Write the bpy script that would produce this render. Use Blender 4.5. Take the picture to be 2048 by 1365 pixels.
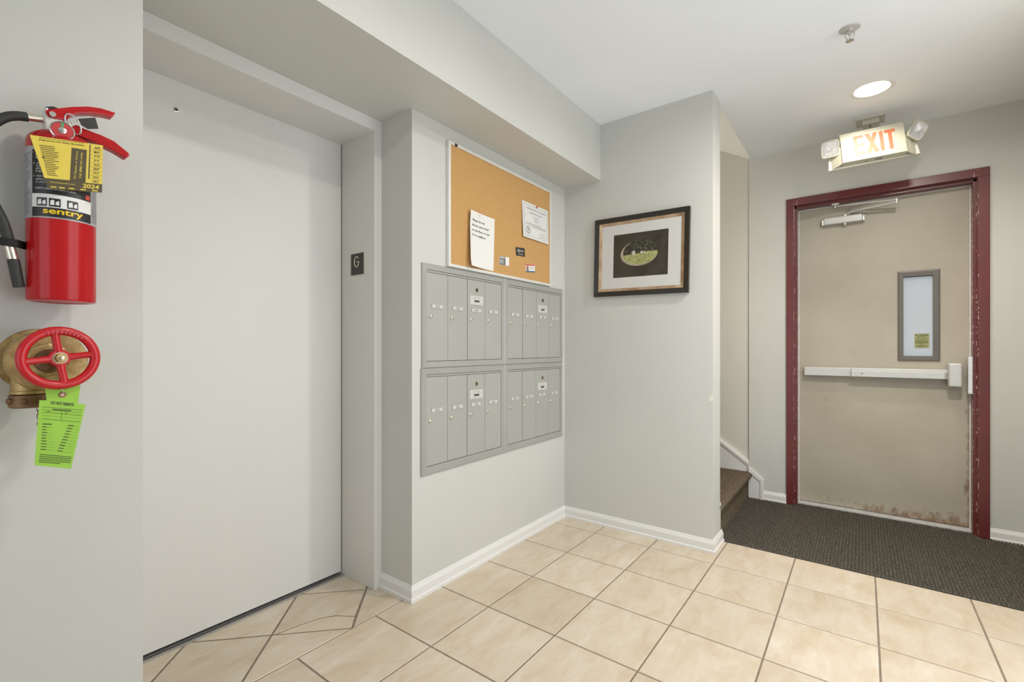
import bpy, bmesh, math, random
from mathutils import Vector, Matrix
random.seed(7)
SC = bpy.context.scene
COL = SC.collection
for o in list(bpy.data.objects):
    bpy.data.objects.remove(o)

# ------------------------------------------------------------------ camera
H = 1.108; F = 932.8; YAW = 0.64537; CX = 1024.0; CY = 696.6      # pixels of a 2048 x 1365 frame
cam_d = bpy.data.cameras.new('camera'); cam = bpy.data.objects.new('camera', cam_d); COL.objects.link(cam)
cam.location = (0, 0, H); cam.rotation_euler = (math.pi / 2, 0, YAW - math.pi / 2)
cam_d.sensor_width = 36; cam_d.sensor_fit = 'HORIZONTAL'; cam_d.lens = F * 36 / 2048
cam_d.shift_y = (CY - 682.5) / 2048; cam_d.clip_start = 0.02
SC.camera = cam
# ------------------------------------------------------------------ world, daylight, exposure
SC.view_settings.view_transform = 'Standard'; SC.view_settings.look = 'None'
SC.view_settings.gamma = 1.0; SC.view_settings.use_curve_mapping = False
SC.view_settings.exposure = 0.30
W = bpy.data.worlds.new('world'); SC.world = W; W.use_nodes = True
W.node_tree.nodes['Background'].inputs[0].default_value = (0.72, 0.80, 0.90, 1)
W.node_tree.nodes['Background'].inputs[1].default_value = 0.9
DAY = dict(x0=0.65, x1=2.50, z0=0.08, z1=2.12, power=18.0, color=(0.90, 0.955, 1.0))
ld = bpy.data.lights.new('daylight_fill', 'AREA'); ld.shape = 'RECTANGLE'
ld.size = DAY['x1'] - DAY['x0'] - 0.1; ld.size_y = DAY['z1'] - DAY['z0'] - 0.1
ld.energy = DAY['power']; ld.color = DAY['color']
lo = bpy.data.objects.new('daylight_fill', ld); COL.objects.link(lo)
lo.location = ((DAY['x0'] + DAY['x1']) / 2, -0.80, (DAY['z0'] + DAY['z1']) / 2)
lo.rotation_euler = (math.pi / 2, 0, 0)          # faces +Y, through the glazed entrance
NEAR_FILL = dict(y0=-0.55, y1=1.25, z0=0.08, z1=2.12, power=8.5)
ld = bpy.data.lights.new('daylight_fill', 'AREA'); ld.shape = 'RECTANGLE'
ld.size = NEAR_FILL['y1'] - NEAR_FILL['y0'] - 0.1; ld.size_y = NEAR_FILL['z1'] - NEAR_FILL['z0'] - 0.1
ld.energy = NEAR_FILL['power']; ld.color = DAY['color']
lo = bpy.data.objects.new('daylight_fill', ld); COL.objects.link(lo)
lo.location = (-2.07, (NEAR_FILL['y0'] + NEAR_FILL['y1']) / 2, (NEAR_FILL['z0'] + NEAR_FILL['z1']) / 2)
lo.rotation_euler = (math.pi / 2, 0, -math.pi / 2)     # faces +X, added fill light from an invented opening behind the camera
LAMP = dict(power_a=3.4, power_b=8.0, power_fill=22.5, color=(1.0, 0.945, 0.865))

# ------------------------------------------------------------------ key planes (metres)
YM = 1.574      # mailbox / extinguisher wall
XP = 2.666      # picture wall
XR = 1.364      # right return of the elevator recess
XL0 = 0.412     # free edge of the extinguisher wall
YF = 1.783      # elevator frame face
YD = 2.040      # elevator door
ZS = 2.156      # soffit underside
YS = 1.314      # soffit front
ZC = 2.505      # ceiling
XW = 3.815      # exit wall
XFR = 3.800     # exit frame face
XLF = 3.920     # exit door leaf
YP = 0.649      # free end of the picture wall
YRW = -0.735    # right wall
XCARP = 2.866   # carpet edge
sY, cY = math.sin(YAW), math.cos(YAW)
def ray(px, py):
    a = (px - CX) / F; b = -(py - CY) / F
    return Vector((a * sY + cY, -a * cY + sY, b))
def onY(px, py, Y):
    r = ray(px, py); r = r * (Y / r.y); r.z += H; return r
def onX(px, py, X):
    r = ray(px, py); r = r * (X / r.x); r.z += H; return r

# ------------------------------------------------------------------ materials
class NT:
    def __init__(s, name):
        s.m = bpy.data.materials.new(name); s.m.use_nodes = True
        s.t = s.m.node_tree; s.b = s.t.nodes['Principled BSDF']
    def n(s, typ, **kw):
        nd = s.t.nodes.new(typ)
        for k, v in kw.items():
            if k.startswith('i_'):
                nd.inputs[k[2:].replace('_', ' ')].default_value = v
            else: setattr(nd, k, v)
        return nd
    def l(s, a, b): s.t.links.new(a, b)
    def pos(s, scale=(1, 1, 1), rot=(0, 0, 0), rnd=False, obj=False):
        if obj: src = s.n('ShaderNodeTexCoord').outputs['Object']
        else: src = s.n('ShaderNodeNewGeometry').outputs['Position']
        if rnd:
            oi = s.n('ShaderNodeObjectInfo'); mu = s.n('ShaderNodeMath', operation='MULTIPLY'); mu.inputs[1].default_value = 37.0
            s.l(oi.outputs['Random'], mu.inputs[0])
            ad = s.n('ShaderNodeVectorMath', operation='ADD'); s.l(src, ad.inputs[0]); s.l(mu.outputs[0], ad.inputs[1]); src = ad.outputs[0]
        mp = s.n('ShaderNodeMapping'); mp.inputs['Scale'].default_value = scale; mp.inputs['Rotation'].default_value = rot
        s.l(src, mp.inputs['Vector']); return mp.outputs[0]
    def noise(s, vec, scale, detail=4, rough=0.55, dist=0.0):
        n = s.n('ShaderNodeTexNoise'); n.inputs['Scale'].default_value = scale; n.inputs['Detail'].default_value = detail
        n.inputs['Roughness'].default_value = rough; n.inputs['Distortion'].default_value = dist
        s.l(vec, n.inputs['Vector']); return n.outputs['Fac']
    def ramp(s, fac, stops, interp='LINEAR'):
        r = s.n('ShaderNodeValToRGB'); e = r.color_ramp.elements; r.color_ramp.interpolation = interp
        while len(e) < len(stops): e.new(0.5)
        for el, (p, c) in zip(e, stops):
            el.position = p; el.color = c if len(c) == 4 else (*c, 1)
        s.l(fac, r.inputs[0]); return r.outputs[0]
    def math(s, op, a, b=None):
        m = s.n('ShaderNodeMath', operation=op)
        for i, v in enumerate((a, b)):
            if v is None: continue
            if isinstance(v, (int, float)): m.inputs[i].default_value = v
            else: s.l(v, m.inputs[i])
        return m.outputs[0]
    def mix(s, fac, a, b):
        m = s.n('ShaderNodeMix', data_type='RGBA')
        for sock, v in ((m.inputs['Factor'], fac), (m.inputs['A'], a), (m.inputs['B'], b)):
            if isinstance(v, (int, float)): sock.default_value = v
            elif isinstance(v, tuple): sock.default_value = (*v, 1) if len(v) == 3 else v
            else: s.l(v, sock)
        return m.outputs['Result']
    def bump(s, h, strength=0.3, dist=0.002):
        b = s.n('ShaderNodeBump'); b.inputs['Strength'].default_value = strength; b.inputs['Distance'].default_value = dist
        s.l(h, b.inputs['Height']); s.l(b.outputs[0], s.b.inputs['Normal'])
    def base(s, c):
        if isinstance(c, tuple): s.b.inputs['Base Color'].default_value = (*c, 1)
        else: s.l(c, s.b.inputs['Base Color'])
        return s
    def set(s, rough=0.5, metal=0.0, **kw):
        s.b.inputs['Roughness'].default_value = rough; s.b.inputs['Metallic'].default_value = metal
        for k, v in kw.items(): s.b.inputs[k.replace('_', ' ')].default_value = v
        return s

M = {}
def plain(name, c, rough=0.5, metal=0.0, var=0.06, scale=30.0, bump=0.0, **kw):
    m = NT(name)
    f = m.noise(m.pos(), scale, 3)
    a = tuple(max(0, v * (1 - var)) for v in c); b = tuple(min(1, v * (1 + var)) for v in c)
    m.base(m.ramp(f, [(0.3, a), (0.7, b)])); m.set(rough, metal, **kw)
    if bump: m.bump(f, bump, 0.001)
    M[name] = m.m; return m.m

def paint(name, c, rough=0.55, var=0.025, peel=0.12, marks=False):
    m = NT(name); p = m.pos()
    big = m.noise(p, 1.6, 3)
    col = m.ramp(big, [(0.3, tuple(v * (1 - var) for v in c)), (0.7, tuple(v * (1 + var) for v in c))])
    if marks:      # small scuffs
        q = m.pos(scale=(6, 6, 2.2), rot=(0.3, 0.4, 0.2)); f = m.noise(q, 5, 5, 0.7, 0.4)
        k = m.ramp(f, [(0.715, (0, 0, 0)), (0.76, (1, 1, 1))])
        col = m.mix(m.math('MULTIPLY', k, 0.16), col, tuple(v * 0.5 for v in c))
    m.base(col); m.set(rough)
    m.bump(m.noise(p, 170, 2), peel, 0.001)
    M[name] = m.m
paint('wall_paint', (0.56, 0.558, 0.52), 0.5, marks=True)
paint('soffit_paint', (0.575, 0.57, 0.53), 0.5)
paint('ceiling_paint', (0.85, 0.872, 0.888), 0.7)
paint('stair_paint', (0.575, 0.555, 0.50), 0.55)
paint('elevator_paint', (0.68, 0.67, 0.635), 0.42, var=0.015, peel=0.05, marks=True)

def mk_trim():
    m = NT('trim_paint'); p = m.pos()
    f = m.noise(p, 26, 5, 0.65); k = m.ramp(f, [(0.70, (0, 0, 0)), (0.73, (1, 1, 1))])
    z = m.n('ShaderNodeSeparateXYZ'); m.l(m.pos(), z.inputs[0])
    low = m.ramp(z.outputs[2], [(0.0, (1, 1, 1)), (0.022, (0, 0, 0))])
    m.base(m.mix(m.math('MULTIPLY', k, low), (0.72, 0.71, 0.68), (0.36, 0.27, 0.18))); m.set(0.35)
    M['trim'] = m.m
mk_trim()

def mk_tile():
    m = NT('tile_ceramic')
    p = m.pos(scale=(1.0, 2.4, 1), rot=(0, 0, 0.45), rnd=True)
    a = m.noise(p, 5.0, 6, 0.6, 0.6); b = m.noise(p, 24, 4, 0.6)
    c1 = m.ramp(a, [(0.28, (0.53, 0.425, 0.305)), (0.48, (0.59, 0.505, 0.39)), (0.70, (0.645, 0.58, 0.48))])
    oi = m.n('ShaderNodeObjectInfo'); r = m.ramp(oi.outputs['Random'], [(0, (0.93, 0.92, 0.90)), (1, (1.05, 1.05, 1.06))])
    mm = m.n('ShaderNodeMix', data_type='RGBA', blend_type='MULTIPLY'); mm.inputs['Factor'].default_value = 1
    m.l(c1, mm.inputs['A']); m.l(r, mm.inputs['B'])
    c2 = m.mix(m.math('MULTIPLY', m.ramp(b, [(0.35, (1, 1, 1)), (0.6, (0, 0, 0))]), 0.16), mm.outputs['Result'], (0.50, 0.35, 0.20))
    m.base(c2); m.set(0.27, Specular_IOR_Level=0.5)
    m.bump(m.noise(p, 30, 4), 0.12, 0.001)
    M['tile'] = m.m
mk_tile()
plain('grout', (0.22, 0.175, 0.13), 0.9, var=0.18, scale=60, bump=0.3)
def mk_carpet(name, c0, c1):
    m = NT(name); p = m.pos()
    f = m.ramp(m.noise(p, 210, 3, 0.75), [(0.38, (0, 0, 0)), (0.62, (1, 1, 1))]); g = m.noise(p, 3.0, 3)
    col = m.mix(f, c0, c1)
    col = m.mix(m.math('MULTIPLY', g, 0.25), col, (0.08, 0.064, 0.045))
    m.base(col); m.set(0.95, Specular_IOR_Level=0.1); m.bump(m.noise(p, 600, 2), 0.6, 0.002); M[name] = m.m
mk_carpet('carpet', (0.014, 0.012, 0.009), (0.165, 0.148, 0.122))
mk_carpet('stair_carpet', (0.026, 0.018, 0.012), (0.27, 0.21, 0.145))

def mk_door():
    m = NT('exit_door_paint'); p = m.pos()
    s = m.n('ShaderNodeSeparateXYZ'); m.l(p, s.inputs[0])
    big = m.noise(p, 2.5, 4); base = m.ramp(big, [(0.3, (0.40, 0.355, 0.275)), (0.7, (0.47, 0.425, 0.34))])
    fl = m.noise(p, 22, 5, 0.7)
    # rust along the latch edge (y towards -0.52) and along the bottom
    edge = m.ramp(m.math('MULTIPLY', m.math('ADD', s.outputs[1], 0.518), 10.0), [(0.0, (1, 1, 1)), (0.35, (0, 0, 0))])
    lowz = m.ramp(s.outputs[2], [(0.70, (1, 1, 1)), (0.92, (0, 0, 0))])
    bot = m.math('MULTIPLY', m.ramp(s.outputs[2], [(0.02, (1, 1, 1)), (0.13, (0, 0, 0))]),
                 m.ramp(m.math('ADD', s.outputs[1], 0.5), [(0.15, (1, 1, 1)), (0.75, (0.35, 0.35, 0.35))]))
    msk = m.math('MAXIMUM', m.math('MULTIPLY', edge, lowz), bot)
    rn = m.noise(m.pos(scale=(1, 1, 0.6)), 28, 5, 0.7, 0.5)
    k = m.ramp(m.math('ADD', m.math('MULTIPLY', msk, 0.40), rn), [(0.66, (0, 0, 0)), (0.92, (1, 1, 1))])
    rust = m.mix(fl, (0.07, 0.028, 0.010), (0.26, 0.115, 0.030))
    col = m.mix(m.math('MULTIPLY', k, 0.8), base, rust)
    sc = m.noise(m.pos(scale=(1, 3, 14)), 7, 5, 0.7, 0.3); ks = m.ramp(sc, [(0.72, (0, 0, 0)), (0.75, (1, 1, 1))])
    col = m.mix(m.math('MULTIPLY', ks, 0.3), col, (0.22, 0.19, 0.14))
    m.base(col); m.set(0.42); m.bump(m.noise(p, 60, 2), 0.06, 0.001); M['door_paint'] = m.m
mk_door()
def mk_maroon():
    m = NT('maroon_paint'); p = m.pos()
    s = m.n('ShaderNodeSeparateXYZ'); m.l(p, s.inputs[0])
    big = m.noise(p, 3, 3); base = m.ramp(big, [(0.3, (0.115, 0.020, 0.020)), (0.7, (0.145, 0.028, 0.026))])
    def band(yc, w):
        d = m.math('ABSOLUTE', m.math('SUBTRACT', s.outputs[1], yc)); return m.math('LESS_THAN', d, w)
    chips = m.math('MAXIMUM', band(0.387, 0.0026), m.math('MAXIMUM', band(-0.534, 0.0030), m.math('MAXIMUM', band(0.371, 0.0012), band(-0.518, 0.0022))))
    n = m.noise(m.pos(scale=(1, 1, 1)), 48, 4, 0.7)
    k = m.ramp(n, [(0.565, (0, 0, 0)), (0.60, (1, 1, 1))])
    sm = m.ramp(m.noise(p, 75, 3, 0.7), [(0.735, (0, 0, 0)), (0.75, (1, 1, 1))])
    f = m.math('MAXIMUM', m.math('MULTIPLY', chips, k), m.math('MULTIPLY', sm, 0.6))
    lo = m.ramp(s.outputs[2], [(0.0, (1, 1, 1)), (1.0, (1, 1, 1))])
    m.base(m.mix(f, base, (0.58, 0.40, 0.37))); m.set(0.30); m.bump(m.noise(p, 45, 2), 0.08, 0.001); M['maroon'] = m.m
mk_maroon()
def mk_cork():
    m = NT('cork'); p = m.pos()
    a = m.noise(p, 260, 3, 0.7); b = m.noise(p, 1.5, 2)
    c = m.ramp(a, [(0.30, (0.40, 0.215, 0.070)), (0.52, (0.53, 0.305, 0.110)), (0.75, (0.62, 0.385, 0.16))])
    m.base(c); m.set(0.9); m.bump(a, 0.25, 0.001); M['cork'] = m.m
mk_cork()
def mk_brass():
    m = NT('brass'); p = m.pos()
    a = m.noise(p, 45, 5, 0.65)
    m.base(m.ramp(a, [(0.3, (0.30, 0.19, 0.075)), (0.65, (0.52, 0.38, 0.17))])); m.set(0.48, 0.75); m.bump(m.noise(p, 160, 3), 0.35, 0.001); M['brass'] = m.m
mk_brass()
plain('bronze', (0.21, 0.12, 0.06), 0.5, 0.6, 0.25, 60, 0.2)
plain('mail_metal', (0.405, 0.405, 0.375), 0.42, 0.2, 0.02, 6)
plain('mail_frame', (0.40, 0.40, 0.375), 0.38, 0.3, 0.03, 6)
plain('aluminium', (0.70, 0.69, 0.66), 0.33, 0.8, 0.04, 12)
plain('board_rail', (0.74, 0.73, 0.70), 0.35, 0.25, 0.03, 12)
plain('satin_white', (0.56, 0.56, 0.535), 0.35, 0.2, 0.02, 12)
plain('steel', (0.62, 0.61, 0.58), 0.25, 0.95, 0.06, 40)
plain('sprinkler_chrome', (0.60, 0.60, 0.59), 0.35, 0.45, 0.05, 60)
plain('nickel', (0.72, 0.66, 0.56), 0.28, 0.9, 0.08, 90)
plain('lock_brass', (0.42, 0.30, 0.17), 0.35, 0.8, 0.1, 90)
plain('black', (0.018, 0.017, 0.016), 0.45, 0, 0.1, 40)
plain('rubber', (0.028, 0.028, 0.025), 0.6, 0, 0.2, 70, 0.15)
plain('dark_gap', (0.012, 0.011, 0.010), 0.8, 0, 0.1, 30)
plain('red_gloss', (0.46, 0.010, 0.013), 0.20, 0, 0.05, 10, Specular_IOR_Level=0.32)
plain('red_wheel', (0.52, 0.010, 0.016), 0.26, 0, 0.05, 40, 0.05)
plain('red_dial', (0.52, 0.05, 0.05), 0.4)
plain('green_dial', (0.10, 0.32, 0.15), 0.4)
plain('silver_label', (0.42, 0.42, 0.43), 0.4, 0.3, 0.15, 25)
plain('grey_print', (0.20, 0.20, 0.21), 0.6)
plain('label_black', (0.022, 0.021, 0.021), 0.35)
plain('label_white', (0.78, 0.77, 0.75), 0.45, 0, 0.02)
plain('ink', (0.05, 0.045, 0.04), 0.6)
plain('ink_soft', (0.32, 0.31, 0.30), 0.7)
plain('sentry_yellow', (0.80, 0.55, 0.02), 0.4)
plain('tag_yellow', (0.72, 0.56, 0.07), 0.5, 0, 0.03)
plain('tag_brown', (0.075, 0.055, 0.020), 0.5)
plain('tag_green', (0.30, 0.56, 0.055), 0.55, 0, 0.04, 20)
plain('tag_ink', (0.07, 0.11, 0.02), 0.6)
plain('eyelet_pink', (0.72, 0.42, 0.36), 0.5)
plain('eyelet_brown', (0.25, 0.12, 0.06), 0.6)
plain('paper', (0.76, 0.745, 0.71), 0.7, 0, 0.015, 8)
plain('cert_paper', (0.70, 0.695, 0.67), 0.65, 0, 0.02, 8)
plain('card_stock', (0.56, 0.555, 0.52), 0.6, 0, 0.02, 8)
plain('card_grey', (0.16, 0.155, 0.16), 0.5)
plain('card_black', (0.035, 0.03, 0.026), 0.5)
plain('card_red', (0.62, 0.09, 0.06), 0.5)
plain('card_blue', (0.06, 0.12, 0.26), 0.5)
plain('card_face', (0.30, 0.16, 0.11), 0.6)
plain('frame_black', (0.020, 0.017, 0.014), 0.35, 0, 0.15, 12)
def mk_gold():
    m = NT('gilt'); f = m.noise(m.pos(), 18, 4, 0.6)
    m.base(m.ramp(f, [(0.3, (0.33, 0.20, 0.10)), (0.7, (0.56, 0.42, 0.29))])); m.set(0.4, 0.45); M['gilt'] = m.m
mk_gold()
plain('mat_board', (0.74, 0.735, 0.70), 0.7, 0, 0.01)
def noisy(name, stops, scale, rough=0.4):
    m = NT(name); m.base(m.ramp(m.noise(m.pos(), scale, 5, 0.7), stops)); m.set(rough); M[name] = m.m
noisy('print_stone', [(0.3, (0.030, 0.022, 0.014)), (0.7, (0.075, 0.062, 0.042))], 9)
noisy('print_trees', [(0.40, (0.015, 0.017, 0.012)), (0.55, (0.06, 0.062, 0.035)), (0.66, (0.26, 0.20, 0.14))], 70)
noisy('print_grass', [(0.32, (0.10, 0.13, 0.03)), (0.50, (0.40, 0.42, 0.14)), (0.68, (0.72, 0.70, 0.42))], 110)
noisy('print_rim', [(0.3, (0.35, 0.29, 0.19)), (0.7, (0.62, 0.55, 0.42))], 60)
noisy('print_stone_white', [(0.3, (0.5, 0.48, 0.42)), (0.7, (0.75, 0.73, 0.66))], 80)
def glassy(name, tint, alpha, rough=0.02):
    m = NT(name); m.base(tint); m.set(rough, 0, Alpha=alpha); M[name] = m.m
glassy('picture_glass', (0.02, 0.02, 0.02), 0.06, 0.03)
def mk_glass():
    m = NT('clear_glass'); m.base((0.93, 0.96, 0.96)); m.set(0.02, 0, Alpha=0.22); M['glass'] = m.m
mk_glass()
plain('lite_frame', (0.135, 0.12, 0.105), 0.42, 0.2, 0.06)
plain('sticker', (0.34, 0.33, 0.15), 0.6, 0, 0.05)
plain('weather_white', (0.72, 0.70, 0.66), 0.5, 0, 0.1, 60)
plain('threshold', (0.66, 0.65, 0.63), 0.4, 0.3, 0.1, 40)
plain('sign_white', (0.50, 0.475, 0.37), 0.38, 0, 0.01, 8)
plain('sign_cap', (0.58, 0.56, 0.48), 0.4, 0, 0.02, 8)
plain('sign_letter', (0.52, 0.13, 0.05), 0.5, 0, 0.03, 8)
plain('lamp_reflector', (0.62, 0.61, 0.60), 0.18, 0.85, 0.05, 60)
glassy('lamp_lens', (0.85, 0.85, 0.85), 0.35, 0.12)
plain('white_metal', (0.80, 0.79, 0.76), 0.4, 0, 0.02)
plain('plate_black', (0.030, 0.028, 0.020), 0.4)
plain('plate_letter', (0.60, 0.57, 0.45), 0.4, 0.2)
plain('ivory', (0.76, 0.74, 0.66), 0.4, 0, 0.01)
plain('plaster', (0.70, 0.67, 0.59), 0.8, 0, 0.05)
plain('backdrop_pale', (0.66, 0.68, 0.70), 0.8, 0, 0.03, 3)
def emis(name, c, st):
    m = NT(name); m.base(c); m.set(0.4); m.b.inputs['Emission Color'].default_value = (*c, 1); m.b.inputs['Emission Strength'].default_value = st; M[name] = m.m
emis('lamp_lens_lit', (1.0, 0.96, 0.88), 9.0)
emis('fill_globe_lit', (1.0, 0.90, 0.74), 170.0)

# ------------------------------------------------------------------ builders
ORG = {}
def link(o, origin, parent=None):
    ORG[o.name] = Vector(origin)
    COL.objects.link(o)
    if parent is not None:
        o.parent = parent; o.location = Vector(origin) - ORG[parent.name]
    else: o.location = origin
    return o
def tag(o, label=None, cat=None, group=None, kind=None):
    if label: o['label'] = label
    if cat: o['category'] = cat
    if group: o['group'] = group
    if kind: o['kind'] = kind
    return o
def empty(name, loc, label=None, cat=None, group=None, kind=None):
    o = bpy.data.objects.new(name, None); o.empty_display_size = 0.05
    link(o, loc); return tag(o, label, cat, group, kind)
def build(name, bm, mat, parent=None, smooth=None):
    bmesh.ops.recalc_face_normals(bm, faces=bm.faces[:])
    vs = [v.co for v in bm.verts]
    lo = Vector([min(v[i] for v in vs) for i in range(3)]); hi = Vector([max(v[i] for v in vs) for i in range(3)])
    org = Vector(((lo.x + hi.x) / 2, (lo.y + hi.y) / 2, lo.z))
    for v in bm.verts: v.co -= org
    me = bpy.data.meshes.new(name); bm.to_mesh(me); bm.free()
    me.materials.append(M[mat])
    if smooth is not None:
        for p in me.polygons: p.use_smooth = True
        try: me.set_sharp_from_angle(angle=math.radians(smooth))
        except Exception: pass
    o = bpy.data.objects.new(name, me); return link(o, org, parent)
def inst(src, delta, parent=None, name=None):
    o = src.copy(); 
    if name: o.name = name
    return link(o, ORG[src.name] + Vector(delta), parent)
def add_box(bm, lo, hi, bevel=0.0, seg=2):
    lo = Vector(lo); hi = Vector(hi)
    r = bmesh.ops.create_cube(bm, size=1.0); vs = r['verts']
    for v in vs: v.co = Vector([lo[i] + (v.co[i] + 0.5) * (hi[i] - lo[i]) for i in range(3)])
    if bevel:
        es = list({e for v in vs for e in v.link_edges})
        bmesh.ops.bevel(bm, geom=es, offset=bevel, segments=seg, affect='EDGES', profile=0.6)
def box(name, lo, hi, mat, parent=None, bevel=0.0, seg=2):
    bm = bmesh.new(); add_box(bm, lo, hi, bevel, seg); return build(name, bm, mat, parent, None)
def add_prism(bm, pts, vec, bevel=0.0, seg=2):
    a = [bm.verts.new(p) for p in pts]; b = [bm.verts.new(Vector(p) + Vector(vec)) for p in pts]
    n = len(pts); fs = [bm.faces.new(a), bm.faces.new(b[::-1])]
    for i in range(n): fs.append(bm.faces.new((a[i], b[i], b[(i + 1) % n], a[(i + 1) % n])))
    if bevel:
        bmesh.ops.recalc_face_normals(bm, faces=fs)
        bmesh.ops.bevel(bm, geom=list({e for f in fs for e in f.edges}), offset=bevel, segments=seg, affect='EDGES', profile=0.6)
def prism(name, pts, vec, mat, parent=None, bevel=0.0, seg=2):
    bm = bmesh.new(); add_prism(bm, pts, vec, bevel, seg); return build(name, bm, mat, parent, None)
def frame_of(d):
    d = Vector(d).normalized(); up = Vector((0, 0, 1)) if abs(d.z) < 0.9 else Vector((1, 0, 0))
    u = d.cross(up).normalized(); v = u.cross(d).normalized(); return d, u, v
def add_lathe(bm, prof, org, axis, seg=32, cap=True):
    d, u, v = frame_of(axis); org = Vector(org); rings = []
    for r, t in prof:
        rings.append([bm.verts.new(org + d * t + (u * math.cos(2 * math.pi * k / seg) + v * math.sin(2 * math.pi * k / seg)) * r) for k in range(seg)])
    for a, b in zip(rings, rings[1:]):
        for k in range(seg): bm.faces.new((a[k], a[(k + 1) % seg], b[(k + 1) % seg], b[k]))
    if cap: bm.faces.new(rings[0]); bm.faces.new(rings[-1][::-1])
def lathe(name, prof, org, axis, mat, parent=None, seg=32, smooth=35):
    bm = bmesh.new(); add_lathe(bm, prof, org, axis, seg); return build(name, bm, mat, parent, smooth)
def smooth_path(pts, k=6):
    pts = [Vector(p) for p in pts]; out = []
    for i in range(len(pts) - 1):
        p0 = pts[max(i - 1, 0)]; p1 = pts[i]; p2 = pts[i + 1]; p3 = pts[min(i + 2, len(pts) - 1)]
        for j in range(k):
            t = j / k
            out.append(0.5 * ((2 * p1) + (p2 - p0) * t + (2 * p0 - 5 * p1 + 4 * p2 - p3) * t * t + (3 * p1 - p0 - 3 * p2 + p3) * t ** 3))
    out.append(pts[-1]); return out
def add_tube(bm, pts, rad, seg=12, closed=False):
    pts = [Vector(p) for p in pts]; n = len(pts); rings = []; pu = None
    for i in range(n):
        t = (pts[(i + 1) % n] - pts[(i - 1) % n]) if closed else (pts[min(i + 1, n - 1)] - pts[max(i - 1, 0)])
        d, u, v = frame_of(t)
        if pu is not None:
            u = (pu - d * pu.dot(d)); u = u.normalized() if u.length > 1e-6 else frame_of(d)[1]
            v = u.cross(d)
        pu = u; r = rad[i] if isinstance(rad, (list, tuple)) else rad
        rings.append([bm.verts.new(pts[i] + (u * math.cos(2 * math.pi * k / seg) + v * math.sin(2 * math.pi * k / seg)) * r) for k in range(seg)])
    m = n if closed else n - 1
    for i in range(m):
        a = rings[i]; b = rings[(i + 1) % n]
        for k in range(seg): bm.faces.new((a[k], a[(k + 1) % seg], b[(k + 1) % seg], b[k]))
    if not closed: bm.faces.new(rings[0]); bm.faces.new(rings[-1][::-1])
def tube(name, pts, rad, mat, parent=None, seg=12, closed=False):
    bm = bmesh.new(); add_tube(bm, pts, rad, seg, closed); return build(name, bm, mat, parent, 50)
def circle(c, n, r, k=32):
    d, u, v = frame_of(n); c = Vector(c)
    return [c + (u * math.cos(2 * math.pi * i / k) + v * math.sin(2 * math.pi * i / k)) * r for i in range(k)]

# --- lettering: flat meshes made from the built-in font
_TC = {}
def text2d(s, bold=0.0):
    key = (s, bold)
    if key in _TC: return _TC[key]
    cu = bpy.data.curves.new('lettering', 'FONT'); cu.body = s; cu.size = 1.0; cu.resolution_u = 3; cu.offset = bold
    cu.fill_mode = 'FRONT'
    ob = bpy.data.objects.new('lettering', cu); COL.objects.link(ob)
    bpy.context.view_layer.update()
    me = bpy.data.meshes.new_from_object(ob.evaluated_get(bpy.context.evaluated_depsgraph_get()))
    vs = [(v.co.x, v.co.y) for v in me.vertices]; fs = [tuple(p.vertices) for p in me.polygons]
    bpy.data.objects.remove(ob); bpy.data.curves.remove(cu); bpy.data.meshes.remove(me)
    x0 = min(v[0] for v in vs); x1 = max(v[0] for v in vs); y0 = min(v[1] for v in vs); y1 = max(v[1] for v in vs)
    vs = [((a - x0) / (x1 - x0), (b - y0) / (y1 - y0)) for a, b in vs]
    _TC[key] = (vs, fs, (x1 - x0) / (y1 - y0)); return _TC[key]
def fit_quad(q):        # bilinear map of the unit square; q = bottom-left, bottom-right, top-right, top-left
    q = [Vector(p) for p in q]
    return lambda a, b: (q[0] * (1 - a) + q[1] * a) * (1 - b) + (q[3] * (1 - a) + q[2] * a) * b
def add_text(bm, s, fn, bold=0.0):
    vs, fs, _ = text2d(s, bold); vv = [bm.verts.new(fn(a, b)) for a, b in vs]
    for f in fs:
        try: bm.faces.new([vv[i] for i in f])
        except ValueError: pass
def flat(name, bm, mat, parent):
    vs = [v.co for v in bm.verts]
    lo = Vector([min(v[i] for v in vs) for i in range(3)]); hi = Vector([max(v[i] for v in vs) for i in range(3)])
    org = (lo + hi) / 2
    for v in bm.verts: v.co -= org
    me = bpy.data.meshes.new(name); bm.to_mesh(me); bm.free(); me.materials.append(M[mat])
    return link(bpy.data.objects.new(name, me), org, parent)
class Sheet:
    """A flat printed face: origin at the lower-left corner, u to the right, v up, n towards the viewer."""
    def __init__(s, o, u, v, lift=0.0006):
        s.o = Vector(o); s.u = Vector(u); s.v = Vector(v); s.n = s.u.cross(s.v).normalized(); s.lift = lift
    def p(s, a, b, h=1.0): return s.o + s.u * a + s.v * b + s.n * s.lift * h
    def rect(s, bm, a0, b0, a1, b1, h=1.0):
        bm.faces.new([bm.verts.new(s.p(a, b, h)) for a, b in ((a0, b0), (a1, b0), (a1, b1), (a0, b1))])
    def poly(s, bm, pts, h=1.0): bm.faces.new([bm.verts.new(s.p(a, b, h)) for a, b in pts])
    def text(s, bm, txt, a0, b0, a1, b1, bold=0.0, h=1.0):
        add_text(bm, txt, lambda x, y: s.p(a0 + (a1 - a0) * x, b0 + (b1 - b0) * y, h), bold)
    def text_v(s, bm, txt, a0, b0, a1, b1, bold=0.0, h=1.0):       # reading upwards
        add_text(bm, txt, lambda x, y: s.p(a1 - (a1 - a0) * y, b0 + (b1 - b0) * x, h), bold)

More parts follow.
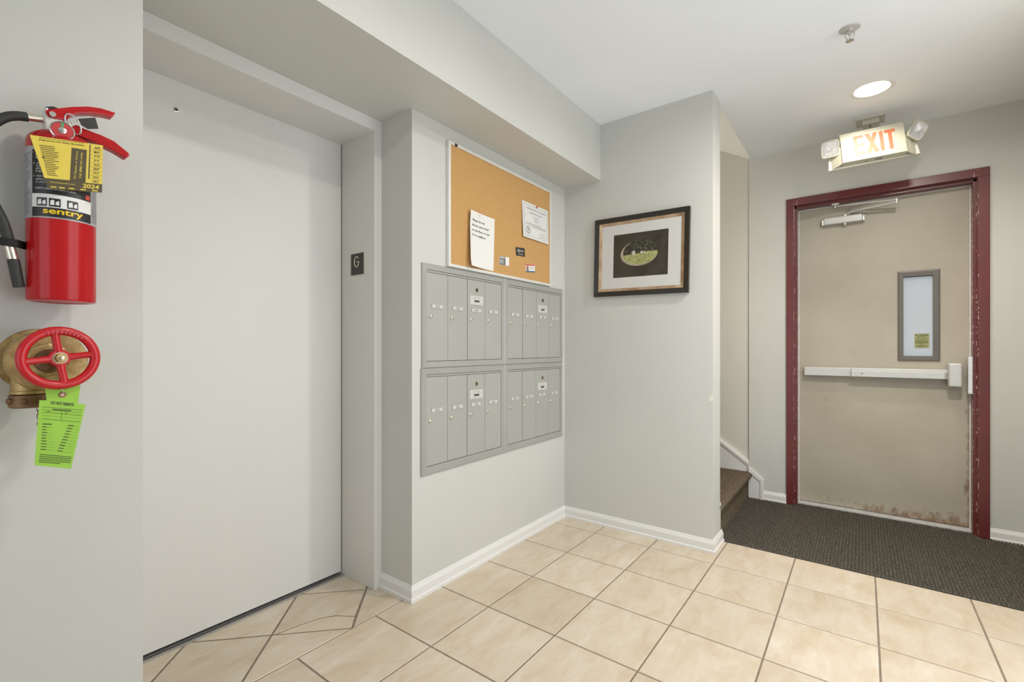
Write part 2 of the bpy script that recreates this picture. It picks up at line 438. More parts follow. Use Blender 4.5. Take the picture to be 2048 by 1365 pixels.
# ================================================================== THE SETTING
# --- floor slab and tiles
def clip(poly, a, b):      # keep the part of poly left of a->b
    out = []; n = len(poly)
    def side(p): return (b[0] - a[0]) * (p[1] - a[1]) - (b[1] - a[1]) * (p[0] - a[0])
    for i in range(n):
        p, q = poly[i], poly[(i + 1) % n]; sp, sq = side(p), side(q)
        if sp >= 0: out.append(p)
        if (sp > 0 and sq < 0) or (sp < 0 and sq > 0):
            t = sp / (sp - sq); out.append((p[0] + (q[0] - p[0]) * t, p[1] + (q[1] - p[1]) * t))
    return out
def clip_rect(poly, x0, y0, x1, y1):
    for a, b in (((x0, y0), (x1, y0)), ((x1, y0), (x1, y1)), ((x1, y1), (x0, y1)), ((x0, y1), (x0, y0))):
        if len(poly) < 3: return []
        poly = clip(poly, a, b)
    return poly
def area(p): return abs(sum(p[i][0] * p[(i + 1) % len(p)][1] - p[(i + 1) % len(p)][0] * p[i][1] for i in range(len(p)))) / 2
bm = bmesh.new()
add_box(bm, (-2.1, YRW - 0.2, -0.12), (4.9, 2.6, -0.0022))
floor = tag(build('floor', bm, 'grout'), 'beige ceramic tile floor of the lobby with grey brown grout', kind='structure')
def tile_mesh(pts, z0=-0.009, z1=0.0):
    bm = bmesh.new(); add_prism(bm, [(x, y, z0) for x, y in pts], (0, 0, z1 - z0))
    bmesh.ops.recalc_face_normals(bm, faces=bm.faces[:])
    top = [e for e in bm.edges if all(abs(v.co.z - z1) < 1e-6 for v in e.verts)]
    bmesh.ops.bevel(bm, geom=top, offset=0.0014, segments=1, affect='EDGES'); return bm
G = 0.0030; PT = 0.3323; TX = 1.2022; TY = 1.2828
full = None
YB = YM - 0.009
for i in range(-10, 5):
    for j in range(-7, 1):
        x0, x1, y0, y1 = TX + PT * i + G, TX + PT * (i + 1) - G, TY + PT * j + G, TY + PT * (j + 1) - G
        sq = [(x0, y0), (x1, y0), (x1, y1), (x0, y1)]
        if x1 < -1.98 or y1 < YRW + 0.02: continue
        if j == 0:      # against the mailbox wall; runs on into the recess between the two walls
            if x1 < XL0: sq = clip_rect(sq, -9, -9, 9, YB)
            elif x0 > XR: sq = clip_rect(sq, -9, -9, 9, YB)
            elif x0 < XL0 < x1: sq = [(x0, y0), (x1, y0), (x1, y1), (XL0 + 0.012, y1), (XL0 + 0.012, YB), (x0, YB)]
            elif x0 < XR < x1: sq = [(x0, y0), (x1, y0), (x1, YB), (XR - 0.010, YB), (XR - 0.010, y1), (x0, y1)]
        if i == 4:      # cut along the picture wall
            if y0 > YP: sq = clip_rect(sq, -9, -9, XP - 0.010, 9)
            elif y1 > YP: sq = [(x0, y0), (x1, y0), (x1, YP - 0.012), (XP - 0.010, YP - 0.012), (XP - 0.010, y1), (x0, y1)]
        sq = clip_rect(sq, -1.98, YRW + 0.006, 9, 9)
        if len(sq) < 3 or area(sq) < 2e-4: continue
        if abs(area(sq) - (PT - 2 * G) ** 2) < 1e-5:
            if full is None: full = build('tile', tile_mesh(sq), 'tile', floor, None); f0 = (x0, y0)
            else: inst(full, (x0 - f0[0], y0 - f0[1], 0), floor, 'tile')
        else: build('tile', tile_mesh(sq), 'tile', floor)
# diamond-laid tiles in the elevator recess
YA0 = TY + PT + G; YA1 = 2.018
hx, hy = 0.2145, 0.2080; ax, ay = 1.0945, 1.6160
for a in range(-9, 6):
    for b in range(-3, 6):
        if (a + b) % 2 == 0: continue
        cx_, cy_ = ax + hx * a, ay + hy * b
        gx, gy = hx - G * 2.0, hy - G * 2.0
        d = [(cx_ - gx, cy_), (cx_, cy_ - gy), (cx_ + gx, cy_), (cx_, cy_ + gy)]
        d = clip_rect(d, XL0 + 0.012, YA0, XR - 0.010, YA1)
        # stay clear of the elevator jambs
        if len(d) < 3 or area(d) < 3e-4: continue
        if a == 0 and b == 1:      # the cracked tile: two pieces with an open crack between them
            crack = [(0.8985, 1.8140), (0.945, 1.805), (1.007, 1.794), (1.045, 1.783), (1.077, 1.766), (1.105, 1.742), (1.126, 1.710), (1.148, 1.6790)]
            g = 0.0022
            up = [(x + 0.6 * g, y + g) for x, y in crack]; dn = [(x - 0.6 * g, y - g) for x, y in crack]
            kb = min(range(len(d)), key=lambda q: d[q][1]); B = d[kb]; rest = d[kb + 1:] + d[:kb]
            build('tile', tile_mesh(up + rest), 'tile', floor)
            build('tile', tile_mesh([B] + dn[::-1]), 'tile', floor)
            prism('crack_dirt', [(x, y + 0.004, -0.0030) for x, y in crack] + [(x, y - 0.004, -0.0030) for x, y in crack[::-1]], (0, 0, 0.0018), 'tag_brown', floor)
        else: build('tile', tile_mesh(d), 'tile', floor)

# --- walls, soffit and ceiling
def wall(name, boxes, mat='wall_paint', label=None):
    bm = bmesh.new()
    for lo, hi in boxes: add_box(bm, lo, hi)
    return tag(build(name, bm, mat), label, kind='structure')
wall('wall_left', [((-2.1, YM, 0), (XL0, 2.25, ZS + 0.002))], label='light grey painted wall carrying the fire extinguisher')
wall_back = wall('wall_back', [((XR, YM, 0), (XP + 0.001, 2.25, ZS + 0.002))], label='light grey painted wall carrying the mailboxes')
wall('wall_elevator', [((XL0, 2.16, 0), (XR, 2.25, ZS + 0.002))], 'dark_gap', 'dark elevator shaft behind the elevator door')
wall_pic = wall('wall_partition', [((XP, YP, 0), (2.826, 3.6, 4.6))], label='light grey partition wall carrying the framed picture')
wall('wall_far', [((XW, 0.405, 0), (3.99, 0.675, ZC + 0.05)), ((XW, YRW - 0.15, 0), (3.99, -0.555, ZC + 0.05)), ((XW, -0.555, 2.128), (3.99, 0.405, ZC + 0.05))],
     label='light grey wall around the maroon framed exit door')
wall('wall_stair', [((3.832, 0.675, 0), (3.99, 3.6, 4.6)), ((2.826, 3.5, 0), (3.832, 3.6, 4.6))], 'stair_paint', 'warm grey wall beside the stairs')
d0, d1, e1 = DAY['x0'], DAY['x1'], DAY['z1']
wall('wall_right', [((-2.1, YRW - 0.12, 0), (d0, YRW, ZC + 0.05)), ((d1, YRW - 0.12, 0), (XW, YRW, ZC + 0.05)), ((d0, YRW - 0.12, e1), (d1, YRW, ZC + 0.05))],
     label='light grey wall with the glazed entrance')
n0_, n1_, n2_ = NEAR_FILL['y0'], NEAR_FILL['y1'], NEAR_FILL['z1']
wall('wall_near', [((-2.12, YRW - 0.12, 0), (-2.0, n0_, ZC + 0.05)), ((-2.12, n1_, 0), (-2.0, YM, ZC + 0.05)), ((-2.12, n0_, n2_), (-2.0, n1_, ZC + 0.05))], label='light grey wall at the end of the lobby')
wall('ceiling_soffit', [((-2.1, YS, ZS), (XP, 2.25, ZC + 0.05))], 'soffit_paint', 'light grey boxed soffit above the elevator and mailboxes')
bm = bmesh.new()
add_prism(bm, [(-2.1, YRW - 0.12, ZC), (3.99, YRW - 0.12, ZC), (3.99, 0.664, ZC), (XP + 0.02, 0.664, ZC), (XP + 0.02, YS + 0.05, ZC), (-2.1, YS + 0.05, ZC)], (0, 0, 0.1))
tag(build('ceiling', bm, 'ceiling_paint'), 'flat white lobby ceiling', kind='structure')
bm = bmesh.new()
add_prism(bm, [(2.82, 0.664, ZC), (2.82, 3.6, ZC + 0.58 * 2.936), (2.82, 3.6, ZC + 0.58 * 2.936 + 0.1), (2.82, 0.664, ZC + 0.1)], (1.1, 0, 0))
tag(build('ceiling_stair', bm, 'ceiling_paint'), 'white sloping ceiling that climbs above the stairs', kind='structure')
# exposed plaster chip on the partition edge, nailed-through paint flake
prism('plaster_chip', [(XP - 0.0006, YP + y, z) for y, z in ((0.0, 0.858), (0.014, 0.850), (0.019, 0.838), (0.019, 0.822), (0.010, 0.818), (0.0, 0.820))], (0.001, 0, 0), 'plaster', wall_pic)

# --- baseboards: profile swept along a polyline with mitred corners
PROF = [(0, 0), (0.016, 0), (0.016, 0.014), (0.011, 0.018), (0.011, 0.048), (0.009, 0.055), (0.006, 0.060), (0.004, 0.068), (0, 0.070)]
def baseboard(name, path, label, side=1, mat='trim'):
    bm = bmesh.new(); n = len(path); rings = []
    P = [Vector((x, y)) for x, y in path]
    for i in range(n):
        dirs = []
        if i > 0: dirs.append((P[i] - P[i - 1]).normalized())
        if i < n - 1: dirs.append((P[i + 1] - P[i]).normalized())
        nr = [Vector((-d.y, d.x)) * side for d in dirs]
        if len(nr) == 2:
            m = (nr[0] + nr[1]); m = m / (1 + nr[0].dot(nr[1]))
        else: m = nr[0]
        rings.append([bm.verts.new((P[i].x + m.x * o, P[i].y + m.y * o, z)) for o, z in PROF])
    for a, b in zip(rings, rings[1:]):
        for k in range(len(PROF)): bm.faces.new((a[k], b[k], b[(k + 1) % len(PROF)], a[(k + 1) % len(PROF)]))
    bm.faces.new(rings[0]); bm.faces.new(rings[-1][::-1])
    return tag(build(name, bm, mat), label, kind='structure')
baseboard('baseboard_back', [(XP, YM), (XR, YM), (XR, YF - 0.001)], 'white baseboard below the mailboxes wrapping into the elevator recess', 1)
baseboard('baseboard_partition', [(2.858, YP), (XP, YP), (XP, YM)], 'scuffed white baseboard below the framed picture', 1)
baseboard('baseboard_left', [(XL0, 1.95), (XL0, YM), (-2.0, YM)], 'white baseboard below the fire extinguisher', 1)
baseboard('baseboard_far', [(XW, 0.434), (XW, 0.577)], 'short white baseboard between the stairs and the exit door frame', 1)
baseboard('baseboard_right', [(d1 + 0.002, YRW), (XW, YRW), (XW, -0.584)], 'white baseboard in the corner right of the exit door', 1)

# --- elevator frame, door, sill
trim2 = empty('trim_2', (XR, YF, 0), 'white painted steel frame of the elevator entrance', kind='structure')
box('jamb', (1.324, YF, 0), (XR + 0.001, 2.10, 2.105), 'elevator_paint', trim2, 0.0015)
box('jamb', (XL0, YF, 0), (0.452, 2.10, 2.105), 'elevator_paint', trim2, 0.0015)
box('header', (XL0, YF, 2.102), (XR + 0.001, 2.10, ZS + 0.001), 'elevator_paint', trim2, 0.0015)
sill = box('sill', (0.452, 2.020, -0.004), (1.324, 2.15, 0.003), 'aluminium', trim2)
box('sill_groove', (0.452, 2.0335, 0.0025), (1.324, 2.0375, 0.0034), 'dark_gap', sill)
door2 = empty('door_2', (0.89, YD, 0.016), 'off white sliding elevator door panel', kind='structure')
box('panel', (0.445, YD, 0.016), (1.319, YD + 0.03, 2.112), 'elevator_paint', door2, 0.001)
k = onY(352, 219.5, YD)
e = lathe('key_escutcheon', [(0.0085, 0), (0.0085, 0.0012), (0.0065, 0.002), (0.0055, 0.002)], k, (0, -1, 0), 'steel', door2, 24)
lathe('keyhole', [(0.0052, 0), (0.0052, 0.0022)], k, (0, -1, 0), 'black', e, 20)

# --- exit door frame
trim1 = empty('trim_1', (XFR, 0, 0), 'maroon painted steel frame of the exit door with chipped edges', kind='structure')
YO0, YO1, YI0, YI1, YT0, YT1 = 0.434, -0.584, 0.387, -0.534, 0.371, -0.518
def jamb(yo, yi, yt, name):
    pr = [(XFR, yo), (XFR, yi), (3.838, yi), (3.838, yt), (3.905, yt), (3.905, yi), (3.985, yi), (3.985, yo)]
    return prism(name, [(x, y, 0.0) for x, y in pr], (0, 0, 2.106), 'maroon', trim1, 0.0018)
jamb(YO0, YI0, YT0, 'jamb'); jr = jamb(YO1, YI1, YT1, 'jamb')
hp = [(XFR, 2.157), (XFR, 2.106), (3.838, 2.106), (3.838, 2.090), (3.905, 2.090), (3.905, 2.106), (3.985, 2.106), (3.985, 2.157)]
prism('head', [(x, YO1, z) for x, z in hp], (0, YO0 - YO1, 0), 'maroon', trim1, 0.0018)
box('threshold', (3.868, YT1, 0.0), (3.99, YT0, 0.017), 'threshold', trim1, 0.003)
box('weatherstrip', (3.906, YT0 - 0.006, 0.017), (3.917, YT0 + 0.012, 2.085), 'weather_white', trim1)
box('weatherstrip', (3.906, YT1 - 0.012, 0.017), (3.917, YT1 + 0.006, 2.085), 'weather_white', trim1)
box('weatherstrip', (3.906, YT1 - 0.012, 2.084), (3.917, YT0 + 0.012, 2.098), 'weather_white', trim1)
# strike box on the latch jamb
st = box('strike', (3.845, YT1 - 0.001, 0.835), (3.895, YT1 + 0.020, 1.055), 'aluminium', trim1, 0.002)
for zz in (0.85, 1.04): lathe('screw', [(0.004, 0), (0.004, 0.0012)], (3.8452, YT1 + 0.010, zz), (-1, 0, 0), 'steel', st, 12)

# --- exit door leaf with its hardware
door1 = empty('door_1', (XLF, 0, 0.02), 'beige steel exit door with narrow window, closer and push bar', kind='structure')
LY0, LY1, LZ0, LZ1 = -0.382, -0.179, 1.027, 1.602
gy0, gy1, gz0, gz1 = LY0 + 0.032, LY1 - 0.028, LZ0 + 0.030, LZ1 - 0.036
bm = bmesh.new(); dy0, dy1, dz0, dz1 = YT1 - 0.012, YT0 + 0.012, 0.021, 2.100
for lo, hi in (((XLF, dy0, dz0), (XLF + 0.044, gy0, dz1)), ((XLF, gy1, dz0), (XLF + 0.044, dy1, dz1)), ((XLF, gy0, dz0), (XLF + 0.044, gy1, gz0)), ((XLF, gy0, gz1), (XLF + 0.044, gy1, dz1))):
    add_box(bm, lo, hi)
leaf = build('leaf', bm, 'door_paint', door1)
# vision lite: bevelled dark frame, glass, warning sticker
def ring_frame(name, outer, inner, x_out, x_face, x_in, mat, parent):
    (a0, b0, a1, b1), (c0, d0_, c1, d1_) = outer, inner; bm = bmesh.new()
    O = [(a0, b0), (a1, b0), (a1, b1), (a0, b1)]; I = [(c0, d0_), (c1, d0_), (c1, d1_), (c0, d1_)]
    mid = [((o[0] * 0.75 + i[0] * 0.25), (o[1] * 0.75 + i[1] * 0.25)) for o, i in zip(O, I)]
    R1 = [bm.verts.new((x_out, y, z)) for y, z in O]; R2 = [bm.verts.new((x_face, y, z)) for y, z in O]
    R3 = [bm.verts.new((x_face - 0.002, y, z)) for y, z in mid]; R4 = [bm.verts.new((x_face, y, z)) for y, z in I]; R5 = [bm.verts.new((x_in, y, z)) for y, z in I]
    for A, B in ((R1, R2), (R2, R3), (R3, R4), (R4, R5)):
        for i in range(4): bm.faces.new((A[i], A[(i + 1) % 4], B[(i + 1) % 4], B[i]))
    return build(name, bm, mat, parent)
lite = ring_frame('window_frame', (LY0, LZ0, LY1, LZ1), (gy0, gz0, gy1, gz1), XLF + 0.002, XLF - 0.009, XLF + 0.046, 'lite_frame', door1)
box('glass', (XLF + 0.018, gy0 - 0.004, gz0 - 0.004), (XLF + 0.024, gy1 + 0.004, gz1 + 0.004), 'glass', lite)
# closer
cl = box('closer', (XLF - 0.052, 0.004, 1.956), (XLF + 0.001, 0.220, 2.004), 'satin_white', door1, 0.008, 3)
for y0_, y1_ in ((0.219, 0.231), (-0.009, 0.005)): box('end_cap', (XLF - 0.047, y0_, 1.955), (XLF - 0.006, y1_, 1.995), 'steel', cl, 0.005)
lathe('valve_knob', [(0.014, 0), (0.014, 0.010), (0.010, 0.018)], (XLF - 0.028, 0.100, 1.960), (0, 0, -1), 'steel', cl, 20)
lathe('spindle', [(0.013, 0), (0.013, 0.008), (0.009, 0.009), (0.009, 0.014)], (XLF - 0.028, 0.098, 2.002), (0, 0, 1), 'steel', cl, 20)
ZE = 2.030
arm = tube('closer_arm', [(XLF - 0.028, 0.100, 2.013), (XLF - 0.030, 0.082, 2.014), (XLF - 0.040, 0.065, ZE - 0.002), (XLF - 0.112, -0.170, ZE)], 0.0085, 'satin_white', door1, 10)
tube('elbow_pin', [(XLF - 0.112, -0.170, ZE - 0.008), (XLF - 0.112, -0.170, ZE + 0.022)], 0.008, 'steel', arm, 14)
tube('forearm', [(XLF - 0.112, -0.170, ZE + 0.016), (XLF - 0.062, 0.130, 2.072), (XLF - 0.060, 0.150, 2.075)], 0.0062, 'satin_white', arm, 10)
box('shoe', (XLF - 0.078, 0.130, 2.082), (XLF - 0.040, 0.172, 2.0905), 'steel', arm, 0.002)
tube('shoe_pin', [(XLF - 0.060, 0.152, 2.060), (XLF - 0.060, 0.152, 2.086)], 0.009, 'steel', arm, 14)
# push bar
pb = box('push_bar', (XLF - 0.052, -0.412, 0.917), (XLF + 0.001, 0.333, 0.975), 'satin_white', door1, 0.004)
box('touch_rail', (XLF - 0.074, -0.409, 0.918), (XLF - 0.046, 0.064, 0.960), 'satin_white', pb, 0.003)
box('rail_seam', (XLF - 0.0526, 0.063, 0.917), (XLF - 0.050, 0.066, 0.975), 'ink_soft', pb)
dg = lathe('dogging_screw', [(0.0055, 0), (0.0055, 0.0015)], (XLF - 0.0742, 0.006, 0.941), (-1, 0, 0), 'ink_soft', pb, 16)
hd = box('latch_head', (XLF - 0.090, -0.474, 0.872), (XLF + 0.001, -0.411, 1.017), 'satin_white', pb, 0.014, 4)
box('rail_end', (XLF - 0.0745, -0.410, 0.919), (XLF - 0.0725, -0.396, 0.958), 'ink_soft', pb)

# warning sticker on the lite glass
sk = [onX(x, y, XLF + 0.017) for x, y in ((1829, 696.5), (1858.5, 696.5), (1858.5, 667.5), (1829, 668))]
st_ = tag(prism('warning_sticker', sk, (0.0006, 0, 0), 'sticker'), 'olive printed warning sticker on the exit door window', 'sticker')
S = Sheet(sk[0], sk[1] - sk[0], sk[3] - sk[0], 0.0004); bm = bmesh.new()
for b, a0, a1, hgt in ((0.90, 0.34, 0.92, 0.06), (0.90, 0.04, 0.28, 0.05), (0.79, 0.18, 0.76, 0.04), (0.66, 0.08, 0.9, 0.03), (0.55, 0.1, 0.85, 0.03), (0.46, 0.05, 0.92, 0.04), (0.36, 0.06, 0.9, 0.05), (0.28, 0.28, 0.66, 0.03), (0.16, 0.1, 0.9, 0.04), (0.07, 0.2, 0.72, 0.03)):
    S.rect(bm, a0, b - hgt / 2, a1, b + hgt / 2)
flat('printed_lines', bm, 'tag_ink', st_)

# --- world outside the exit door and the glazed entrance
tag(box('lite_backdrop', (5.6, -2.6, -0.1), (5.7, 1.6, 3.2), 'backdrop_pale'), 'pale added backdrop toning down the view through the exit door window', 'wall', kind='structure')  # panel added outside so the door window does not blow out to white
win = empty('window_1', (0.5 * (d0 + d1), YRW - 0.06, 0), 'glazed double entrance door with slim aluminium frame', kind='structure')
for x0_, x1_ in ((d0, d0 + 0.05), (d1 - 0.05, d1), (0.5 * (d0 + d1) - 0.04, 0.5 * (d0 + d1) + 0.04)):
    box('frame_post', (x0_, YRW - 0.09, 0), (x1_, YRW - 0.03, e1), 'aluminium', win)
box('frame_rail', (d0, YRW - 0.09, 0), (d1, YRW - 0.03, 0.08), 'aluminium', win)
box('frame_rail', (d0, YRW - 0.09, e1 - 0.05), (d1, YRW - 0.03, e1), 'aluminium', win)

fill_win = empty('fill_window', (-2.06, 0.5 * (n0_ + n1_), 0), 'unseen added opening for fill light with slim aluminium frame', kind='structure')  # added to frame the fill light behind the camera
for y0_, y1_ in ((n0_, n0_ + 0.05), (n1_ - 0.05, n1_), (0.5 * (n0_ + n1_) - 0.04, 0.5 * (n0_ + n1_) + 0.04)):
    box('frame_post', (-2.09, y0_, 0), (-2.03, y1_, n2_), 'aluminium', fill_win)
box('frame_rail', (-2.09, n0_, 0), (-2.03, n1_, 0.08), 'aluminium', fill_win)
box('frame_rail', (-2.09, n0_, n2_ - 0.05), (-2.03, n1_, n2_), 'aluminium', fill_win)

# ================================================================== CARPET AND STAIRS
def hsh(i, j):
    v = math.sin(i * 12.9898 + j * 78.233) * 43758.5453; return v - math.floor(v)
bm = bmesh.new(); pitch = 0.0150; sub = 6; y = YRW + 0.004; yend = 0.679; xs0, xs1 = XCARP, 3.866
nx = 200; rows = []; iy = 0
ny = int((yend - y) / pitch * sub)
for a in range(ny + 1):
    yy = y + a * pitch / sub; ph = (a % sub) / sub; rib = int(a / sub)
    row = []
    for b in range(nx + 1):
        xx = xs0 + (xs1 - xs0) * b / nx
        inside = xx < XW - 0.001 or (YT1 < yy < YT0)
        hgt = 0.0015 + 0.0085 * (math.sin(math.pi * ph) ** 0.8 if ph > 0 else 0) * (0.62 + 0.38 * hsh(rib, b // 2)) * (0.72 + 0.28 * math.sin(b * math.pi * 0.9 + rib))
        if xx > XFR - 0.002 and not (YI1 < yy < YI0): xx = XFR - 0.002
        if b == 0: hgt = 0.001
        row.append(bm.verts.new((xx, yy, hgt)))
    rows.append(row)
for r0, r1 in zip(rows, rows[1:]):
    for b in range(nx): bm.faces.new((r0[b], r0[b + 1], r1[b + 1], r1[b]))
tag(build('entry_carpet', bm, 'carpet', None, 80), 'dark grey brown ribbed walk-off carpet in front of the exit door', 'carpet')

stairs = empty('staircase', (3.34, 0.68, 0), 'brown ribbed carpeted stairs rising behind the picture wall', 'stairs')
RISE, GO, X0, X1 = 0.188, 0.262, 2.858, 3.816
def step(i):
    yb, zb = 0.682 + GO * i, RISE * i
    path = [Vector((yb + 0.004, zb + (0.0 if i else 0.0))), Vector((yb + 0.004, zb + RISE - 0.05)), Vector((yb - 0.010, zb + RISE - 0.036)), Vector((yb - 0.024, zb + RISE - 0.024)),
            Vector((yb - 0.028, zb + RISE - 0.014)), Vector((yb - 0.024, zb + RISE - 0.004)), Vector((yb - 0.014, zb + RISE)), Vector((yb + GO + 0.006, zb + RISE))]
    pts = []; 
    for p, q in zip(path, path[1:]):
        n = max(1, int((q - p).length / 0.0027))
        for k in range(n): pts.append((p + (q - p) * k / n, (q - p).normalized()))
    pts.append((path[-1], Vector((1, 0))))
    bm = bmesh.new(); rows = []; s = 0; nx = 72 if i == 0 else 2; last = pts[0][0]
    for p, t in pts:
        s += (p - last).length; last = p; nrm = Vector((-t.y, t.x)); row = []
        ph = (s / 0.0155) % 1.0; rib = int(s / 0.0155)
        for b in range(nx + 1):
            hh = 0.0060 * abs(math.sin(math.pi * ph)) * (0.6 + 0.4 * hsh(rib, b))
            q = p + nrm * hh
            row.append(bm.verts.new((X0 + (X1 - X0) * b / nx, q.x, q.y)))
        rows.append(row)
    for r0, r1 in zip(rows, rows[1:]):
        for b in range(nx): bm.faces.new((r0[b], r0[b + 1], r1[b + 1], r1[b]))
    # closed underside
    bb = [bm.verts.new((X0, yb + GO + 0.006, zb)), bm.verts.new((X1, yb + GO + 0.006, zb)), bm.verts.new((X1, yb + 0.01, zb)), bm.verts.new((X0, yb + 0.01, zb))]
    bm.faces.new(bb); bm.faces.new((rows[-1][0], rows[-1][-1], bb[1], bb[0]))
    return build('step', bm, 'stair_carpet', stairs, 80)
for i in range(10): step(i)
# white stair skirts
def skirt(name, x0_, dx, label, ys, z_top0, yend=3.3):
    o = empty(name, (x0_, ys, 0), label, kind='structure'); sl = RISE / GO
    zt = lambda yy: z_top0 + sl * (yy - ys)
    prism('board', [(x0_, ys, max(0.0, zt(ys) - 0.26)), (x0_, ys + 0.38, 0.0 if False else 0.13), (x0_, yend, zt(yend) - 0.34), (x0_, yend, zt(yend) - 0.02), (x0_, ys, zt(ys) - 0.02)], (dx, 0, 0), 'trim', o)
    prism('cap_molding', [(x0_, ys, zt(ys) - 0.044), (x0_, yend, zt(yend) - 0.044), (x0_, yend, zt(yend)), (x0_, ys, zt(ys))], (dx * 1.7, 0, 0), 'trim', o, 0.003)
    prism('bead', [(x0_, ys, zt(ys) - 0.030), (x0_, yend, zt(yend) - 0.030), (x0_, yend, zt(yend) - 0.012), (x0_, ys, zt(ys) - 0.012)], (dx * 2.1, 0, 0), 'trim', o, 0.003)
    return o
skirt('trim_3', 3.8325, -0.013, 'white sloping skirt board along the stair wall', 0.676, 0.272)
skirt('trim_4', 2.8255, 0.017, 'white skirt board on the stair side of the picture wall', YP + 0.001, 0.222)
o = empty('trim_5', (XW, 0.63, 0), 'white skirt board end at the foot of the stairs', kind='structure')
prism('board', [(XW, 0.677, 0.0), (XW, 0.590, 0.0), (XW, 0.590, 0.138), (XW, 0.677, 0.205)], (-0.012, 0, 0), 'trim', o)
prism('cap_molding', [(XW, 0.677, 0.195), (XW, 0.608, 0.138), (XW, 0.577, 0.145), (XW, 0.577, 0.152), (XW, 0.677, 0.234)], (-0.019, 0, 0), 'trim', o, 0.003)
prism('cap_molding', [(XW, 0.577, 0.0), (XW, 0.577, 0.150), (XW, 0.600, 0.140), (XW, 0.600, 0.0)], (-0.019, 0, 0), 'trim', o, 0.003)

# ================================================================== MAILBOXES
YMF = YM - 0.009
NAMES = {'up_elev': ('302', '303', '304', '305'), 'up_pic': ('306', '307', '308', '309'), 'low_elev': ('201', '202', '203', '204'), 'low_pic': ('205', '206', '207', '301')}
def rect_rails(bm, x0, z0, x1, z1, w, y_back, y_front, lip=0.0):
    O = [(x0, z0), (x1, z0), (x1, z1), (x0, z1)]; I = [(x0 + w, z0 + w), (x1 - w, z0 + w), (x1 - w, z1 - w), (x0 + w, z1 - w)]
    R = [[bm.verts.new((x, y_back, z)) for x, z in O], [bm.verts.new((x, y_front + 0.002, z)) for x, z in O]]
    m = [(o[0] * 0.9 + i[0] * 0.1, o[1] * 0.9 + i[1] * 0.1) for o, i in zip(O, I)]
    R.append([bm.verts.new((x, y_front, z)) for x, z in m]); R.append([bm.verts.new((x, y_front, z)) for x, z in I]); R.append([bm.verts.new((x, y_back, z)) for x, z in I])
    for A, B in zip(R, R[1:]):
        for i in range(4): bm.faces.new((A[i], A[(i + 1) % 4], B[(i + 1) % 4], B[i]))
door_src = {}
